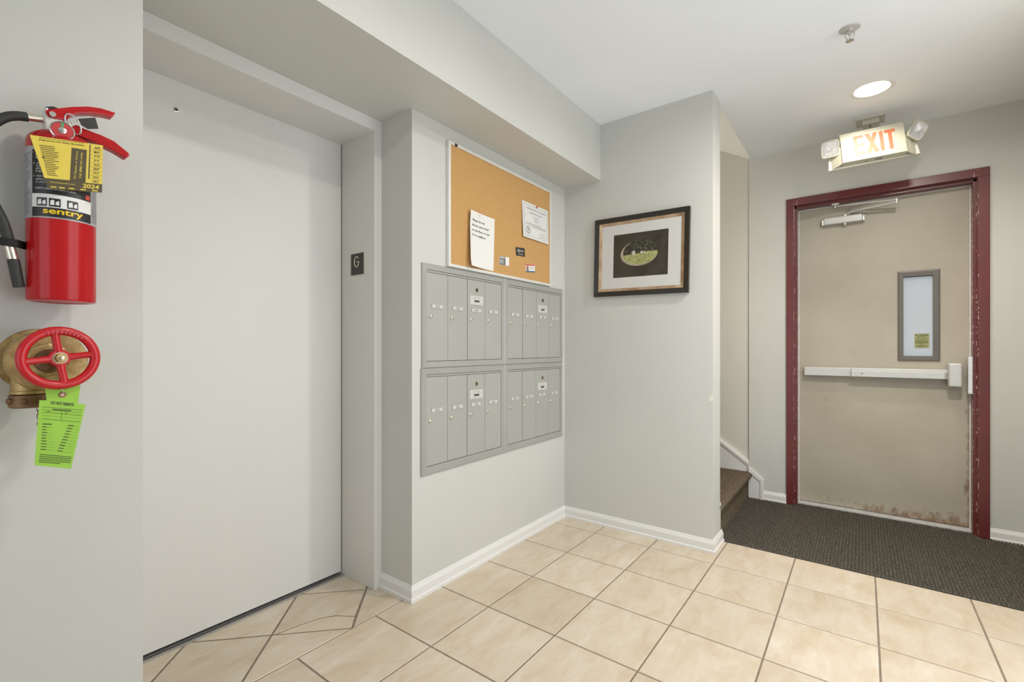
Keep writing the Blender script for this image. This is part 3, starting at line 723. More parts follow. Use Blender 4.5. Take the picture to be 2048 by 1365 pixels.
def mail_unit(x0, x1, z0, z1, ix0, ix1, iz0, iz1, nums, label):
    root = empty('mailbox_panel', ((x0 + x1) / 2, YM, z0), label, 'mailbox', 'apartment mailbox panels on the grey wall')
    bm = bmesh.new(); w = ix0 - x0
    O = [(x0, z0), (x1, z0), (x1, z1), (x0, z1)]; I = [(ix0, iz0), (ix1, iz0), (ix1, iz1), (ix0, iz1)]
    R = [[bm.verts.new((x, YM + 0.001, z)) for x, z in O], [bm.verts.new((x, YMF + 0.003, z)) for x, z in O]]
    R.append([bm.verts.new((x * 0.88 + a * 0.12, YMF, z * 0.88 + b * 0.12)) for (x, z), (a, b) in zip(O, I)])
    R.append([bm.verts.new((a, YMF + 0.001, b)) for a, b in I]); R.append([bm.verts.new((a, YM + 0.001, b)) for a, b in I])
    for A, B in zip(R, R[1:]):
        for i in range(4): bm.faces.new((A[i], A[(i + 1) % 4], B[(i + 1) % 4], B[i]))
    build('frame', bm, 'mail_frame', root)
    box('backing', (ix0 - 0.003, YM - 0.0025, iz0 - 0.003), (ix1 + 0.003, YM + 0.001, iz1 + 0.003), 'dark_gap', root)
    box('top_rail', (ix0 + 0.0015, YMF + 0.0028, iz1 - 0.0105), (ix1 - 0.0015, YM - 0.002, iz1 - 0.002), 'mail_frame', root)
    n = 4; p = (ix1 - ix0) / n
    for i in range(n):
        a = ix0 + p * i
        dz = 0.0
        dr = box('door', (a + 0.0013, YMF + 0.0022 + 0.0006 * ((i * 7 + len(label)) % 3), iz0 + 0.002), (a + p - 0.0013, YM - 0.002, iz1 - 0.0125), 'mail_metal', root, 0.0010)
        yf = YMF + 0.0022
        px0, px1, pz0, pz1 = a + 0.032, a + 0.098, iz1 - 0.172, iz1 - 0.156
        box('card_holder', (px0 - 0.0018, yf - 0.0012, pz0 - 0.0018), (px1 + 0.0018, yf + 0.002, pz1 + 0.0018), 'ink_soft', dr)
        box('number_card', (px0, yf - 0.0018, pz0), (px1 + 0.0018, yf + 0.001, pz1), 'card_stock', dr)
        bm = bmesh.new(); S = Sheet((px0 + 0.020, yf - 0.0018, pz0 + 0.0025), (0.027, 0, 0), (0, 0, 0.011), 0.0003)
        S.text(bm, nums[i], 0, 0, 1, 1, 0.0); flat('number', bm, 'ink', dr)
        lk = lathe('lock', [(0.0085, 0), (0.0085, 0.002), (0.0065, 0.004), (0.0065, 0.0075), (0.005, 0.0085)], (a + 0.023, yf + 0.0005, iz1 - 0.212), (0, -1, 0), 'nickel', dr, 20)
        box('keyway', (a + 0.0222, yf - 0.0086, iz1 - 0.2155), (a + 0.0238, yf - 0.0070, iz1 - 0.2085), 'black', dr)
        if i == 2:
            lathe('master_lock', [(0.011, 0), (0.011, 0.0015), (0.008, 0.002), (0.0075, -0.001)], (a + 0.069, yf + 0.0005, iz1 - 0.061), (0, -1, 0), 'lock_brass', dr, 24)
            lathe('master_keyhole', [(0.0072, 0), (0.0072, 0.0023)], (a + 0.069, yf + 0.0005, iz1 - 0.061), (0, -1, 0), 'black' if 'upper' in label else 'tag_brown', dr, 20)
            mx0, mx1, mz0, mz1 = a + 0.021, a + 0.117, iz1 - 0.135, iz1 - 0.091
            box('mail_label', (mx0, yf - 0.0006, mz0), (mx1, yf + 0.001, mz1), 'card_stock', dr)
            S = Sheet((mx0, yf - 0.0006, mz0), (mx1 - mx0, 0, 0), (0, 0, mz1 - mz0), 0.0003); bm = bmesh.new()
            S.text(bm, 'U.S. MAIL', 0.24, 0.70, 0.76, 0.88); S.rect(bm, 0.1, 0.60, 0.9, 0.63); S.rect(bm, 0.12, 0.16, 0.88, 0.18)
            flat('mail_lettering', bm, 'ink_soft', dr)
            bm = bmesh.new(); S.rect(bm, 0.30, 0.28, 0.71, 0.50); flat('maker_plate', bm, 'ink', dr)
    return root
mail_unit(1.417, 2.0135, 1.0175, 1.490, 1.444, 1.986, 1.047, 1.463, NAMES['up_elev'], 'upper grey mailbox panel for apartments 302 to 305 beside the elevator')
mail_unit(2.0145, 2.632, 1.0175, 1.490, 2.046, 2.604, 1.047, 1.460, NAMES['up_pic'], 'upper grey mailbox panel for apartments 306 to 309 beside the picture wall')
mail_unit(1.412, 2.0115, 0.535, 1.0160, 1.442, 1.984, 0.572, 0.988, NAMES['low_elev'], 'lower grey mailbox panel for apartments 201 to 204 beside the elevator')
mail_unit(2.0125, 2.627, 0.535, 1.0160, 2.042, 2.601, 0.572, 0.988, NAMES['low_pic'], 'lower grey mailbox panel for apartments 205 to 301 beside the picture wall')

# ================================================================== BULLETIN BOARD
BX0, BX1, BZ0, BZ1 = 1.573, 2.474, 1.4935, 2.088
YBB = YM - 0.019
bb_ = empty('bulletin_board', ((BX0 + BX1) / 2, YM, BZ0), 'tan cork bulletin board in a slim aluminium frame above the mailboxes', 'bulletin board')
box('cork_panel', (BX0 + 0.006, YM - 0.013, BZ0 + 0.006), (BX1 - 0.006, YM + 0.0005, BZ1 - 0.006), 'cork', bb_)
w = 0.014
def rail(pts):
    bm = bmesh.new(); add_prism(bm, [(x, YBB, z) for x, z in pts], (0, YM - YBB, 0), 0.0015); return build('frame_rail', bm, 'board_rail', bb_, None)
rail([(BX0, BZ0), (BX1, BZ0), (BX1 - w, BZ0 + w), (BX0 + w, BZ0 + w)]); rail([(BX0, BZ1), (BX0 + w, BZ1 - w), (BX1 - w, BZ1 - w), (BX1, BZ1)])
rail([(BX0, BZ0), (BX0 + w, BZ0 + w), (BX0 + w, BZ1 - w), (BX0, BZ1)]); rail([(BX1, BZ0), (BX1, BZ1), (BX1 - w, BZ1 - w), (BX1 - w, BZ0 + w)])
box('maker_clip', (1.613, YBB - 0.002, BZ1 - 0.015), (1.629, YBB + 0.002, BZ1 - 0.003), 'black', bb_)
YCK = YM - 0.0132      # cork face

def curved_sheet(name, x0, x1, z0, z1, bulge, mat, label, cat, tl=(0, 0), skew=0.0):
    bm = bmesh.new(); nu, nv = 12, 16; g = []
    def pt(a, b):
        return Vector((x0 + (x1 - x0) * a + skew * (b - 0.5), YCK - 0.0012 - bulge(a, b), z0 + (z1 - z0) * b))
    for j in range(nv + 1): g.append([bm.verts.new(pt(i / nu, j / nv)) for i in range(nu + 1)])
    for j in range(nv):
        for i in range(nu): bm.faces.new((g[j][i], g[j][i + 1], g[j + 1][i + 1], g[j + 1][i]))
    gb = [[bm.verts.new(v.co + Vector((0, 0.0005, 0))) for v in row] for row in g]
    for j in range(nv):
        for i in range(nu): bm.faces.new((gb[j][i], gb[j + 1][i], gb[j + 1][i + 1], gb[j][i + 1]))
    ed = [(0, i) for i in range(nu)] + [(j, nu) for j in range(nv)] + [(nv, i) for i in range(nu, 0, -1)] + [(j, 0) for j in range(nv, 0, -1)]
    for k in range(len(ed)):
        (a, b), (c, d) = ed[k], ed[(k + 1) % len(ed)]; bm.faces.new((g[a][b], gb[a][b], gb[c][d], g[c][d]))
    o = build(name, bm, mat, None, None); tag(o, label, cat)
    return o, pt
nb = lambda a, b: 0.024 * (1 - a) ** 2 * (0.55 + 0.45 * abs(b - 0.75) * 1.6) + 0.010 * max(0, 0.12 - b) * (1 - a) * 4
note, npt = curved_sheet('notice_sheet', 1.708, 1.9135, 1.514, 1.791, nb, 'paper', 'white sheet asking not to throw trash pinned to the cork board', 'paper', skew=0.010)
bm = bmesh.new()
for txt, a0, a1, b0, b1 in (('Please do not', 0.09, 0.60, 0.822, 0.862), ('throw your trash', 0.08, 0.77, 0.722, 0.772), ('on the floor or put', 0.08, 0.80, 0.632, 0.682), ('it in a mailbox.', 0.07, 0.65, 0.555, 0.595)):
    add_text(bm, txt, lambda x, y, a0=a0, a1=a1, b0=b0, b1=b1: npt(a0 + (a1 - a0) * x, b0 + (b1 - b0) * y) + Vector((0, -0.0009, 0)), 0.012)
flat('printed_words', bm, 'ink', note)
cb = lambda a, b: 0.006 * (1 - b) * (1 - a) + 0.004 * (1 - b) + 0.004 * (a * (1 - a))
cert, cpt = curved_sheet('certificate_sheet', 2.166, 2.441, 1.748, 1.957, cb, 'cert_paper', 'white bordered certificate with a round seal held by a red pin on the cork board', 'paper')
bm = bmesh.new()
def cl_(a, b): return cpt(a, b) + Vector((0, -0.0009, 0))
def crect(bm, a0, b0, a1, b1, n=8):
    prev = None
    for i in range(n + 1):
        a = a0 + (a1 - a0) * i / n; cur = (bm.verts.new(cl_(a, b0)), bm.verts.new(cl_(a, b1)))
        if prev: bm.faces.new((prev[0], cur[0], cur[1], prev[1]))
        prev = cur
crect(bm, 0.06, 0.925, 0.94, 0.932); crect(bm, 0.06, 0.065, 0.94, 0.072)
for j in range(8):
    b = 0.07 + 0.86 * j / 8
    crect(bm, 0.058, b, 0.064, b + 0.1075, 1); crect(bm, 0.937, b, 0.943, b + 0.1075, 1)
add_text(bm, 'Certificate of Fire Inspection', lambda x, y: cl_(0.13 + 0.76 * x, 0.80 + 0.07 * y))
add_text(bm, 'Department of Elevators', lambda x, y: cl_(0.25 + 0.50 * x, 0.70 + 0.055 * y), 0.01)
for b, a0, a1 in ((0.63, 0.38, 0.62), (0.57, 0.42, 0.58), (0.52, 0.43, 0.57), (0.42, 0.12, 0.70), (0.38, 0.10, 0.88), (0.345, 0.34, 0.88), (0.20, 0.66, 0.80), (0.13, 0.62, 0.84)):
    crect(bm, a0, b, a1, b + 0.012, 4)
flat('printed_words', bm, 'ink_soft', cert)
bm = bmesh.new(); vs = [bm.verts.new(cl_(0.19 + 0.078 * math.cos(t * math.pi / 14), 0.225 + 0.105 * math.sin(t * math.pi / 14)) + Vector((0, -0.0002, 0))) for t in range(28)]
bm.faces.new(vs); seal = flat('seal', bm, 'ink_soft', cert)
bm = bmesh.new(); vs = [bm.verts.new(cl_(0.19 + 0.055 * math.cos(t * math.pi / 14), 0.225 + 0.075 * math.sin(t * math.pi / 14)) + Vector((0, -0.0006, 0))) for t in range(28)]
bm.faces.new(vs); flat('seal_field', bm, 'cert_paper', cert)
bm = bmesh.new(); vs = [bm.verts.new(cl_(0.19 + a, 0.225 + b) + Vector((0, -0.0010, 0))) for a, b in ((-0.03, 0.03), (-0.008, 0.01), (-0.012, -0.045), (0.012, -0.045), (0.008, 0.01), (0.03, 0.03), (0.01, 0.045), (-0.01, 0.045))]
bm.faces.new(vs); flat('seal_emblem', bm, 'card_grey', cert)
def pin(x, z, y, mat, label):
    o = lathe('push_pin', [(0.0055, 0), (0.0055, 0.002), (0.003, 0.003), (0.003, 0.008), (0.005, 0.010), (0.005, 0.012)], (x, y, z), (0, -1, 0), mat, None, 16)
    return tag(o, label, 'push pin')
pin(2.311, 1.949, cpt(0.53, 0.96).y + 0.0012, 'card_red', 'red push pin at the top of the certificate')
pin(1.790, 1.779, npt(0.40, 0.957).y + 0.0012, 'label_white', 'clear white push pin at the top of the trash notice')
def card(pts, mat, label, cat='business card'):
    P = [(x, YCK - 0.0018, z) for x, z in pts]
    o = tag(prism('business_card', P, (0, 0.0012, 0), mat), label, cat, 'business cards pinned to the cork board')
    return o, Sheet(P[0], Vector(P[1]) - Vector(P[0]), Vector(P[3]) - Vector(P[0]), 0.0004)
c, S = card([(1.959, 1.556), (2.043, 1.560), (2.045, 1.607), (1.960, 1.603)], 'label_white', 'half grey half white business card beside the trash notice')
bm = bmesh.new(); S.poly(bm, [(0.02, 0.02), (0.64, 0.02), (0.60, 0.98), (0.02, 0.98)]); flat('grey_half', bm, 'card_grey', c)
bm = bmesh.new(); S.rect(bm, 0.06, 0.80, 0.50, 0.90, 2); [S.rect(bm, 0.06, b, 0.42, b + 0.04, 2) for b in (0.2, 0.32, 0.44, 0.56)]; flat('print_lines', bm, 'label_white', c)
c, S = card([(2.110, 1.630), (2.196, 1.635), (2.192, 1.684), (2.105, 1.676)], 'card_black', 'black business card with a small white emblem below the certificate')
bm = bmesh.new(); S.poly(bm, [(0.18, 0.45), (0.42, 0.45), (0.42, 0.70), (0.30, 0.86), (0.18, 0.70)]); S.rect(bm, 0.46, 0.55, 0.86, 0.72); [S.rect(bm, 0.25, b, 0.78, b + 0.05) for b in (0.14, 0.26)]; flat('emblem', bm, 'ink_soft', c)
c, S = card([(2.206, 1.548), (2.298, 1.558), (2.296, 1.606), (2.202, 1.594)], 'label_white', 'white business card with red top and blue bottom bands')
bm = bmesh.new(); S.rect(bm, 0, 0.83, 1, 1); flat('red_band', bm, 'card_red', c)
bm = bmesh.new(); S.rect(bm, 0, 0, 1, 0.16); flat('blue_band', bm, 'card_blue', c)
bm = bmesh.new(); S.rect(bm, 0.06, 0.18, 0.30, 0.78); flat('portrait_print', bm, 'card_face', c)
bm = bmesh.new(); [S.rect(bm, 0.42, b, 0.86, b + 0.05) for b in (0.35, 0.50, 0.65)]; flat('print_lines', bm, 'ink_soft', c)

# ================================================================== FRAMED PICTURE
pc = Vector((XP, 1.0565, 1.661)); rot = math.radians(-1.15)
def PP(x, u, v):       # u to the right (towards -Y), v up, turned slightly in the wall plane
    cu, su = math.cos(rot), math.sin(rot)
    return Vector((x, pc.y - (u * cu - v * su), pc.z + (u * su + v * cu)))
pic = empty('framed_picture', (XP, pc.y, 1.42), 'black and gilt framed photograph of an oval stone opening hanging slightly crooked', 'picture')
def pring(name, hw, hh, w, x_out, x_in, mat, bevel=0.0015):
    for k in range(4):
        O = [(-hw, -hh), (hw, -hh), (hw, hh), (-hw, hh)]; I = [(-hw + w, -hh + w), (hw - w, -hh + w), (hw - w, hh - w), (-hw + w, hh - w)]
        a, b = O[k], O[(k + 1) % 4]; c_, d_ = I[(k + 1) % 4], I[k]
        bm = bmesh.new()
        vs = [bm.verts.new(PP(XP - 0.0005, *a)), bm.verts.new(PP(XP - 0.0005, *b)), bm.verts.new(PP(XP - 0.0005, *c_)), bm.verts.new(PP(XP - 0.0005, *d_))]
        vt = [bm.verts.new(PP(x_out, *a)), bm.verts.new(PP(x_out, *b)), bm.verts.new(PP(x_in, *c_)), bm.verts.new(PP(x_in, *d_))]
        bm.faces.new(vs); bm.faces.new(vt[::-1])
        for i in range(4): bm.faces.new((vs[i], vs[(i + 1) % 4], vt[(i + 1) % 4], vt[i]))
        build(name, bm, mat, pic)
HW, HH = 0.2885, 0.2385
pring('frame_rail', HW, HH, 0.029, XP - 0.024, XP - 0.015, 'frame_black')
pring('gilt_fillet', HW - 0.029, HH - 0.029, 0.0165, XP - 0.0165, XP - 0.010, 'gilt')
def pslab(name, pts, x, t, mat, par):
    bm = bmesh.new(); vs = [bm.verts.new(PP(x, u, v)) for u, v in pts]; vb = [bm.verts.new(PP(x + t, u, v)) for u, v in pts]
    bm.faces.new(vs); bm.faces.new(vb[::-1]); n = len(pts)
    for i in range(n): bm.faces.new((vs[i], vs[(i + 1) % n], vb[(i + 1) % n], vb[i]))
    return build(name, bm, mat, par)
q = 0.044; hw, hh = HW - q, HH - q
mu0, mu1, mv0, mv1 = -0.167, 0.169, -0.128, 0.133
def quadring(name, O, I, x, t, mat, par):
    bm = bmesh.new()
    A = [bm.verts.new(PP(x, *p)) for p in O]; B = [bm.verts.new(PP(x, *p)) for p in I]; C_ = [bm.verts.new(PP(x + t, *p)) for p in I]; D_ = [bm.verts.new(PP(x + t, *p)) for p in O]
    for R0, R1 in ((A, B), (B, C_), (D_, A)):
        for i in range(4): bm.faces.new((R0[i], R0[(i + 1) % 4], R1[(i + 1) % 4], R1[i]))
    return build(name, bm, mat, par)
quadring('mat_board', [(-hw, -hh), (hw, -hh), (hw, hh), (-hw, hh)], [(mu0, mv0), (mu1, mv0), (mu1, mv1), (mu0, mv1)], XP - 0.0085, 0.0025, 'mat_board', pic)
prt = pslab('photo_print', [(mu0 - .005, mv0 - .005), (mu1 + .005, mv0 - .005), (mu1 + .005, mv1 + .005), (mu0 - .005, mv1 + .005)], XP - 0.0050, 0.003, 'print_stone', pic)
def ell(cx_, cy_, rx, ry, n=40, tilt=0.04, lo=0, hi=2 * math.pi):
    out = []
    for i in range(n + (0 if hi - lo > 6.2 else 1)):
        t = lo + (hi - lo) * i / n; x, y_ = rx * math.cos(t), ry * math.sin(t)
        out.append((cx_ + x * math.cos(tilt) - y_ * math.sin(tilt), cy_ + x * math.sin(tilt) + y_ * math.cos(tilt)))
    return out
pslab('opening_rim', ell(-0.006, 0.011, 0.115, 0.075), XP - 0.0053, 0.0003, 'print_rim', prt)
pslab('tree_print', ell(0.003, 0.018, 0.108, 0.071), XP - 0.0056, 0.0003, 'print_trees', prt)
E_ = ell(0.003, 0.017, 0.1078, 0.0708)
gr = [p for p in E_ if p[1] < 0.012 + 0.12 * p[0] * 0 - 0.0]
gr.sort(key=lambda p: math.atan2(p[1] - 0.0, p[0])); gr = [(-0.098, 0.004)] + sorted([p for p in E_ if p[1] < 0.006], key=lambda p: p[0]) + [(0.107, 0.016), (0.05, 0.017), (0.0, 0.010), (-0.05, 0.006)]
pslab('grass_print', gr, XP - 0.0059, 0.0003, 'print_grass', prt)
pslab('tomb_print', [(-0.048, 0.004), (-0.028, 0.004), (-0.028, 0.022), (-0.038, 0.030), (-0.048, 0.022)], XP - 0.0062, 0.0003, 'print_stone_white', prt)
pslab('tomb_print', [(0.004, 0.008), (0.034, 0.009), (0.034, 0.022), (0.026, 0.016), (0.010, 0.022), (0.004, 0.020)], XP - 0.0062, 0.0003, 'print_stone_white', prt)
pslab('glass', [(-hw - .003, -hh - .003), (hw + .003, -hh - .003), (hw + .003, hh + .003), (-hw - .003, hh + .003)], XP - 0.0100, 0.0012, 'picture_glass', pic)

# ================================================================== ELEVATOR FLOOR PLATE
xg = 1.324
g0 = onX(703, 551.7, xg); g1 = onX(727.3, 505.0, xg)
gp = tag(box('floor_plate', (xg - 0.003, g1.y, g0.z), (xg + 0.0005, g0.y, g1.z), 'plate_black'), 'small black plate with the letter G on the elevator jamb', 'sign')
S = Sheet((xg - 0.003, g0.y, g0.z), (0, g1.y - g0.y, 0), (0, 0, g1.z - g0.z), 0.0006); bm = bmesh.new()
# thin round G drawn as a stroke
pts = []
for i in range(19):
    t = math.radians(38 + i * 284 / 18); pts.append(S.p(0.48 + 0.175 * math.cos(t), 0.605 + 0.245 * math.sin(t)))
pts += [S.p(0.665, 0.60), S.p(0.50, 0.60)]
add_tube(bm, pts, 0.0026, 8); build('letter_g', bm, 'plate_letter', gp, 60)

# ================================================================== FIRE EXTINGUISHER
R = 0.0600; EX, EY = 0.2386, 1.4985
fe = empty('fire_extinguisher', (EX, EY, 1.2146), 'red fire extinguisher with black and silver label on the grey wall', 'fire extinguisher')
lathe('tank', [(0.045, 0.003), (0.052, 0.0), (R - 0.002, 0.001), (R, 0.006), (R, 0.362), (R - 0.0015, 0.370), (R - 0.007, 0.379), (R - 0.018, 0.387), (R - 0.034, 0.393), (0.019, 0.397), (0.017, 0.402)], (EX, EY, 1.2146), (0, 0, 1), 'red_gloss', fe, 64, 40)
A0 = math.atan2(-EY, -EX)                 # bearing from the tank to the camera's side of the room
def cyl(a, z, dr=0.0): return Vector((EX + (R + dr) * math.cos(a), EY + (R + dr) * math.sin(a), z))
def cyl_patch(name, a0, a1, z0, z1, dr, mat, parent):      # angles in degrees, from left to right as seen from the room
    bm = bmesh.new(); n = max(2, int(abs(a1 - a0) / 4)); prev = None
    for i in range(n + 1):
        a = A0 + math.radians(a0 + (a1 - a0) * i / n)
        cur = (bm.verts.new(cyl(a, z0, dr)), bm.verts.new(cyl(a, z1, dr)))
        if prev: bm.faces.new((prev[0], cur[0], cur[1], prev[1]))
        prev = cur
    return flat2(name, bm, mat, parent)
def flat2(name, bm, mat, parent):
    o = flat(name, bm, mat, parent)
    for p in o.data.polygons: p.use_smooth = True
    return o
def cyl_text(name, specs, dr, mat, parent):
    bm = bmesh.new()
    for txt, a0, a1, z0, z1, bold in specs:
        add_text(bm, txt, lambda x, y: cyl(A0 + math.radians(a0 + (a1 - a0) * x), z0 + (z1 - z0) * y, dr), bold)
    return flat(name, bm, mat, parent)
lb = cyl_patch('label', -178, 178, 1.3975, 1.557, 0.0004, 'silver_label', fe)
cyl_patch('instruction_panel', -51, 53, 1.4507, 1.548, 0.0009, 'label_black', lb)
cyl_patch('pictogram_panel', -51, 53, 1.4213, 1.4507, 0.0009, 'label_white', lb)
cyl_patch('brand_panel', -51, 53, 1.4005, 1.4213, 0.0009, 'label_black', lb)
for a in (-41, -20, 0):
    cyl_patch('pictogram', a * 1.0 + (0 if a else 8), a + (18 if a else 26), 1.4235, 1.4420, 0.0013, 'label_black', lb)
bm = bmesh.new()
for a in (-40, -19, 9):
    for dx, dz, ww, hh_ in ((1, 0.003, 7, 0.012), (9.5, 0.004, 4, 0.008), (12, 0.003, 3, 0.011)):
        p = [cyl(A0 + math.radians(a + dx + u), 1.4235 + dz + v, 0.0017) for u, v in ((0, 0), (ww, 0.001), (ww * 0.9, hh_), (ww * 0.1, hh_ * 0.9))]
        bm.faces.new([bm.verts.new(t) for t in p])
flat('pictogram_figures', bm, 'label_white', lb)
cyl_text('brand_lettering', [('sentry', -30, 35, 1.4030, 1.4190, 0.025)], 0.0014, 'sentry_yellow', lb)
cyl_text('instructions', [('1  PULL PIN', -48, -14, 1.5395, 1.5435, 0), ('RETIRE', -43, -22, 1.5335, 1.5375, 0), ('RETIRE', -43, -22, 1.5275, 1.5315, 0),
                          ('2  AIM AT', -48, -20, 1.5155, 1.5195, 0), ('VISER', -43, -22, 1.5095, 1.5135, 0), ('APUNTE', -43, -20, 1.5035, 1.5075, 0), ('FUEGO', -43, -24, 1.4975, 1.5015, 0),
                          ('3  SQUEEZE', -48, -16, 1.4870, 1.4910, 0), ('APPUYER', -43, -18, 1.4800, 1.4840, 0), ('A LAUTRE', -43, -18, 1.4740, 1.4780, 0),
                          ('APRIETE, BARRA DE LADO A LADO', -44, 22, 1.4600, 1.4645, 0)], 0.0014, 'label_white', lb)
cyl_patch('red_mark', 40, 50, 1.4535, 1.4640, 0.0014, 'card_red', lb)
bm = bmesh.new()
for z in [1.405 + 0.0052 * k for k in range(27)]:
    for a0, a1 in ((-82, -56), (57, 84)):
        n = 5; prev = None
        for i in range(n + 1):
            a = A0 + math.radians(a0 + (a1 - a0) * (i / n) * (0.65 + 0.35 * hsh(int(z * 1e4), a0))); cur = (bm.verts.new(cyl(a, z, 0.0008)), bm.verts.new(cyl(a, z + 0.0024, 0.0008)))
            if prev: bm.faces.new((prev[0], cur[0], cur[1], prev[1]))
            prev = cur
flat('fine_print', bm, 'grey_print', lb)
# valve head (drawn on the plane through the tank axis)
zv = lambda x, y: (x * 300 / 1706, 180 + y * 300 / 1706)
YV = 1.4900
def pv(x, y, Y=YV): return onY(*zv(x, y), Y)
def slab(name, pts, Y, t, mat, parent, bevel=0.0015):
    return prism(name, [pv(x, y, Y) for x, y in pts], (0, t, 0), mat, parent, bevel)
vb = lathe('valve_collar', [(0.021, 0), (0.021, 0.010), (0.017, 0.014), (0.017, 0.022)], (EX, EY, 1.608), (0, 0, 1), 'aluminium', fe, 28)
slab('valve_body', [(500, 205), (545, 195), (570, 300), (700, 330), (800, 370), (845, 440), (840, 560), (560, 580), (520, 500), (500, 330)], YV - 0.012, 0.026, 'aluminium', fe, 0.003)
lev = slab('discharge_lever', [(520, 222), (640, 207), (830, 188), (1000, 184), (1150, 205), (1320, 258), (1285, 308), (1200, 285), (1050, 264), (900, 266), (810, 290), (765, 345), (640, 328), (560, 303), (525, 270)], YV - 0.016, 0.028, 'red_gloss', fe, 0.003)
pvt = pv(597, 278, YV - 0.0175); lathe('pivot_pin', [(0.0058, 0), (0.0058, 0.003)], pvt, (0, -1, 0), 'steel', lev, 16)
slab('lever_stop', [(520, 190), (600, 183), (660, 205), (540, 220)], YV - 0.010, 0.02, 'black', lev, 0.001)
slab('carry_handle', [(870, 392), (960, 440), (1150, 510), (1300, 580), (1475, 722), (1478, 745), (1440, 778), (1300, 692), (1150, 622), (1000, 556), (900, 518), (820, 500), (800, 420)], YV - 0.015, 0.026, 'red_gloss', fe, 0.003)
# pull pin ring and seal flag
rc = pv(832, 392, YV - 0.022); d1_ = (pv(780, 275, YV - 0.022) - pv(885, 512, YV - 0.022)) * 0.5; d2_ = Vector((0.010, -0.008, 0.002))
tube('pull_ring', [rc + d1_ * math.cos(2 * math.pi * k / 28) + d2_ * math.sin(2 * math.pi * k / 28) for k in range(28)], 0.0018, 'steel', fe, 10, True)
tube('pull_pin', [pv(840, 470, YV - 0.024), pv(800, 380, YV + 0.006)], 0.0022, 'steel', fe, 10)
slab('tamper_seal', [(868, 345), (900, 325), (1085, 312), (1122, 440), (1000, 442), (900, 380)], YV - 0.024, 0.003, 'black', fe, 0.0008)
# pressure gauge
gc = pv(708, 470, 1.447); gn = Vector((-0.10, -1, 0.05)).normalized()
gg = lathe('pressure_gauge', [(0.016, -0.022), (0.017, -0.004), (0.0205, -0.002), (0.0212, 0.004), (0.0190, 0.0055), (0.0180, 0.0040)], gc, gn, 'steel', fe, 36)
lathe('dial', [(0.0180, 0.0), (0.0180, 0.0044)], gc, gn, 'red_dial', gg, 36)
d, u, v = frame_of(gn)
bm = bmesh.new(); ctr = gc + gn * 0.0049; fan = [bm.verts.new(ctr)] + [bm.verts.new(ctr + (u * math.cos(t) + v * math.sin(t)) * 0.0172) for t in [math.radians(78 + 4 * i) for i in range(7)]]
for i in range(1, 7): bm.faces.new((fan[0], fan[i], fan[i + 1]))
flat('green_zone', bm, 'green_dial', gg)
lathe('dial_boss', [(0.0078, 0.0), (0.0070, 0.0056), (0.003, 0.0068)], gc, gn, 'steel', gg, 24)
# hose with couplings and nozzle
tube('hose_coupling', [pv(560, 345), pv(312, 308)], 0.0078, 'nickel', fe, 20)
hose = [pv(315, 308), pv(170, 292), pv(40, 310), pv(-140, 420, YV - 0.01), pv(-300, 640, YV - 0.015), pv(-360, 900, YV - 0.012), pv(-260, 1180, YV - 0.005), pv(-60, 1330, YV + 0.0)]
hp_ = [onY(312 * .1758, 180 + 308 * .1758, YV), onY(30, 232, YV), onY(5, 237, YV), onY(-25, 258, YV), onY(-48, 305, YV), onY(-40, 360, YV), onY(-12, 410, YV), onY(7, 448, YV), onY(20, 492, YV)]
tube('hose', smooth_path(hp_, 6), 0.0098, 'rubber', fe, 16)
tube('nozzle_coupling', [onY(19, 491, YV), onY(27, 521, YV)], 0.0088, 'nickel', fe, 20)
n0, n1 = onY(26.5, 519, YV), onY(38, 575, YV)
tube('nozzle', [n0, n0 + (n1 - n0) * 0.06, n0 + (n1 - n0) * 0.5, n1], [0.0096, 0.0102, 0.0102, 0.0098], 'rubber', fe, 20)
# strap that holds the hose against the tank, and the wall bracket
sp = [onY(0, 486, YV - 0.014), onY(30, 486, YV - 0.014), cyl(A0 + math.radians(-88), 0, 0.001)]
z_s = onY(30, 486, YV - 0.014).z
bm = bmesh.new()
P_ = [onY(-14, 486, YV), onY(-6, 486, YV - 0.0115), onY(16, 486, YV - 0.0135), onY(36, 486, YV - 0.006), cyl(A0 + math.radians(-84), z_s, 0.0004), cyl(A0 + math.radians(-72), z_s, 0.0004)]
prev = None
for p in P_:
    cur = (bm.verts.new((p.x, p.y, z_s - 0.0088)), bm.verts.new((p.x, p.y, z_s + 0.0088)))
    if prev: bm.faces.new((prev[0], cur[0], cur[1], prev[1]))
    prev = cur
bmesh.ops.solidify(bm, geom=bm.faces[:], thickness=0.0012)
build('hose_strap', bm, 'rubber', fe)
box('wall_bracket', (EX - 0.013, EY + R - 0.004, 1.50), (EX + 0.013, YM + 0.0005, 1.62), 'steel', fe, 0.002)

# ================================================================== YELLOW SERVICE TAG
YT = 1.4250
def pt_(x, y, Y=YT): return onY(*zv(x, y), Y)
yt = tag(prism('service_tag', [pt_(338, 510), pt_(1172, 632), pt_(1160, 1170), pt_(545, 1118)], (0, 0.0008, 0), 'tag_yellow'), 'yellow and brown 2024 service tag hanging on the fire extinguisher', 'tag')
def tq(bm, pts, h=1.0):
    bm.faces.new([bm.verts.new(pt_(x, y, YT - 0.0005 * h)) for x, y in pts])
def ttext(bm, s, bl, br, tr, tl, bold=0.0, h=1.0):
    add_text(bm, s, fit_quad([pt_(x, y, YT - 0.0005 * h) for x, y in (bl, br, tr, tl)]), bold)
bm = bmesh.new(); tq(bm, [(495, 1000), (972, 1046), (970, 1055), (1163, 1074), (1160, 1169), (546, 1117)]); tq(bm, [(815, 656), (988, 684), (972, 1047), (796, 1030)]); flat('brown_print', bm, 'tag_brown', yt)
bm = bmesh.new()
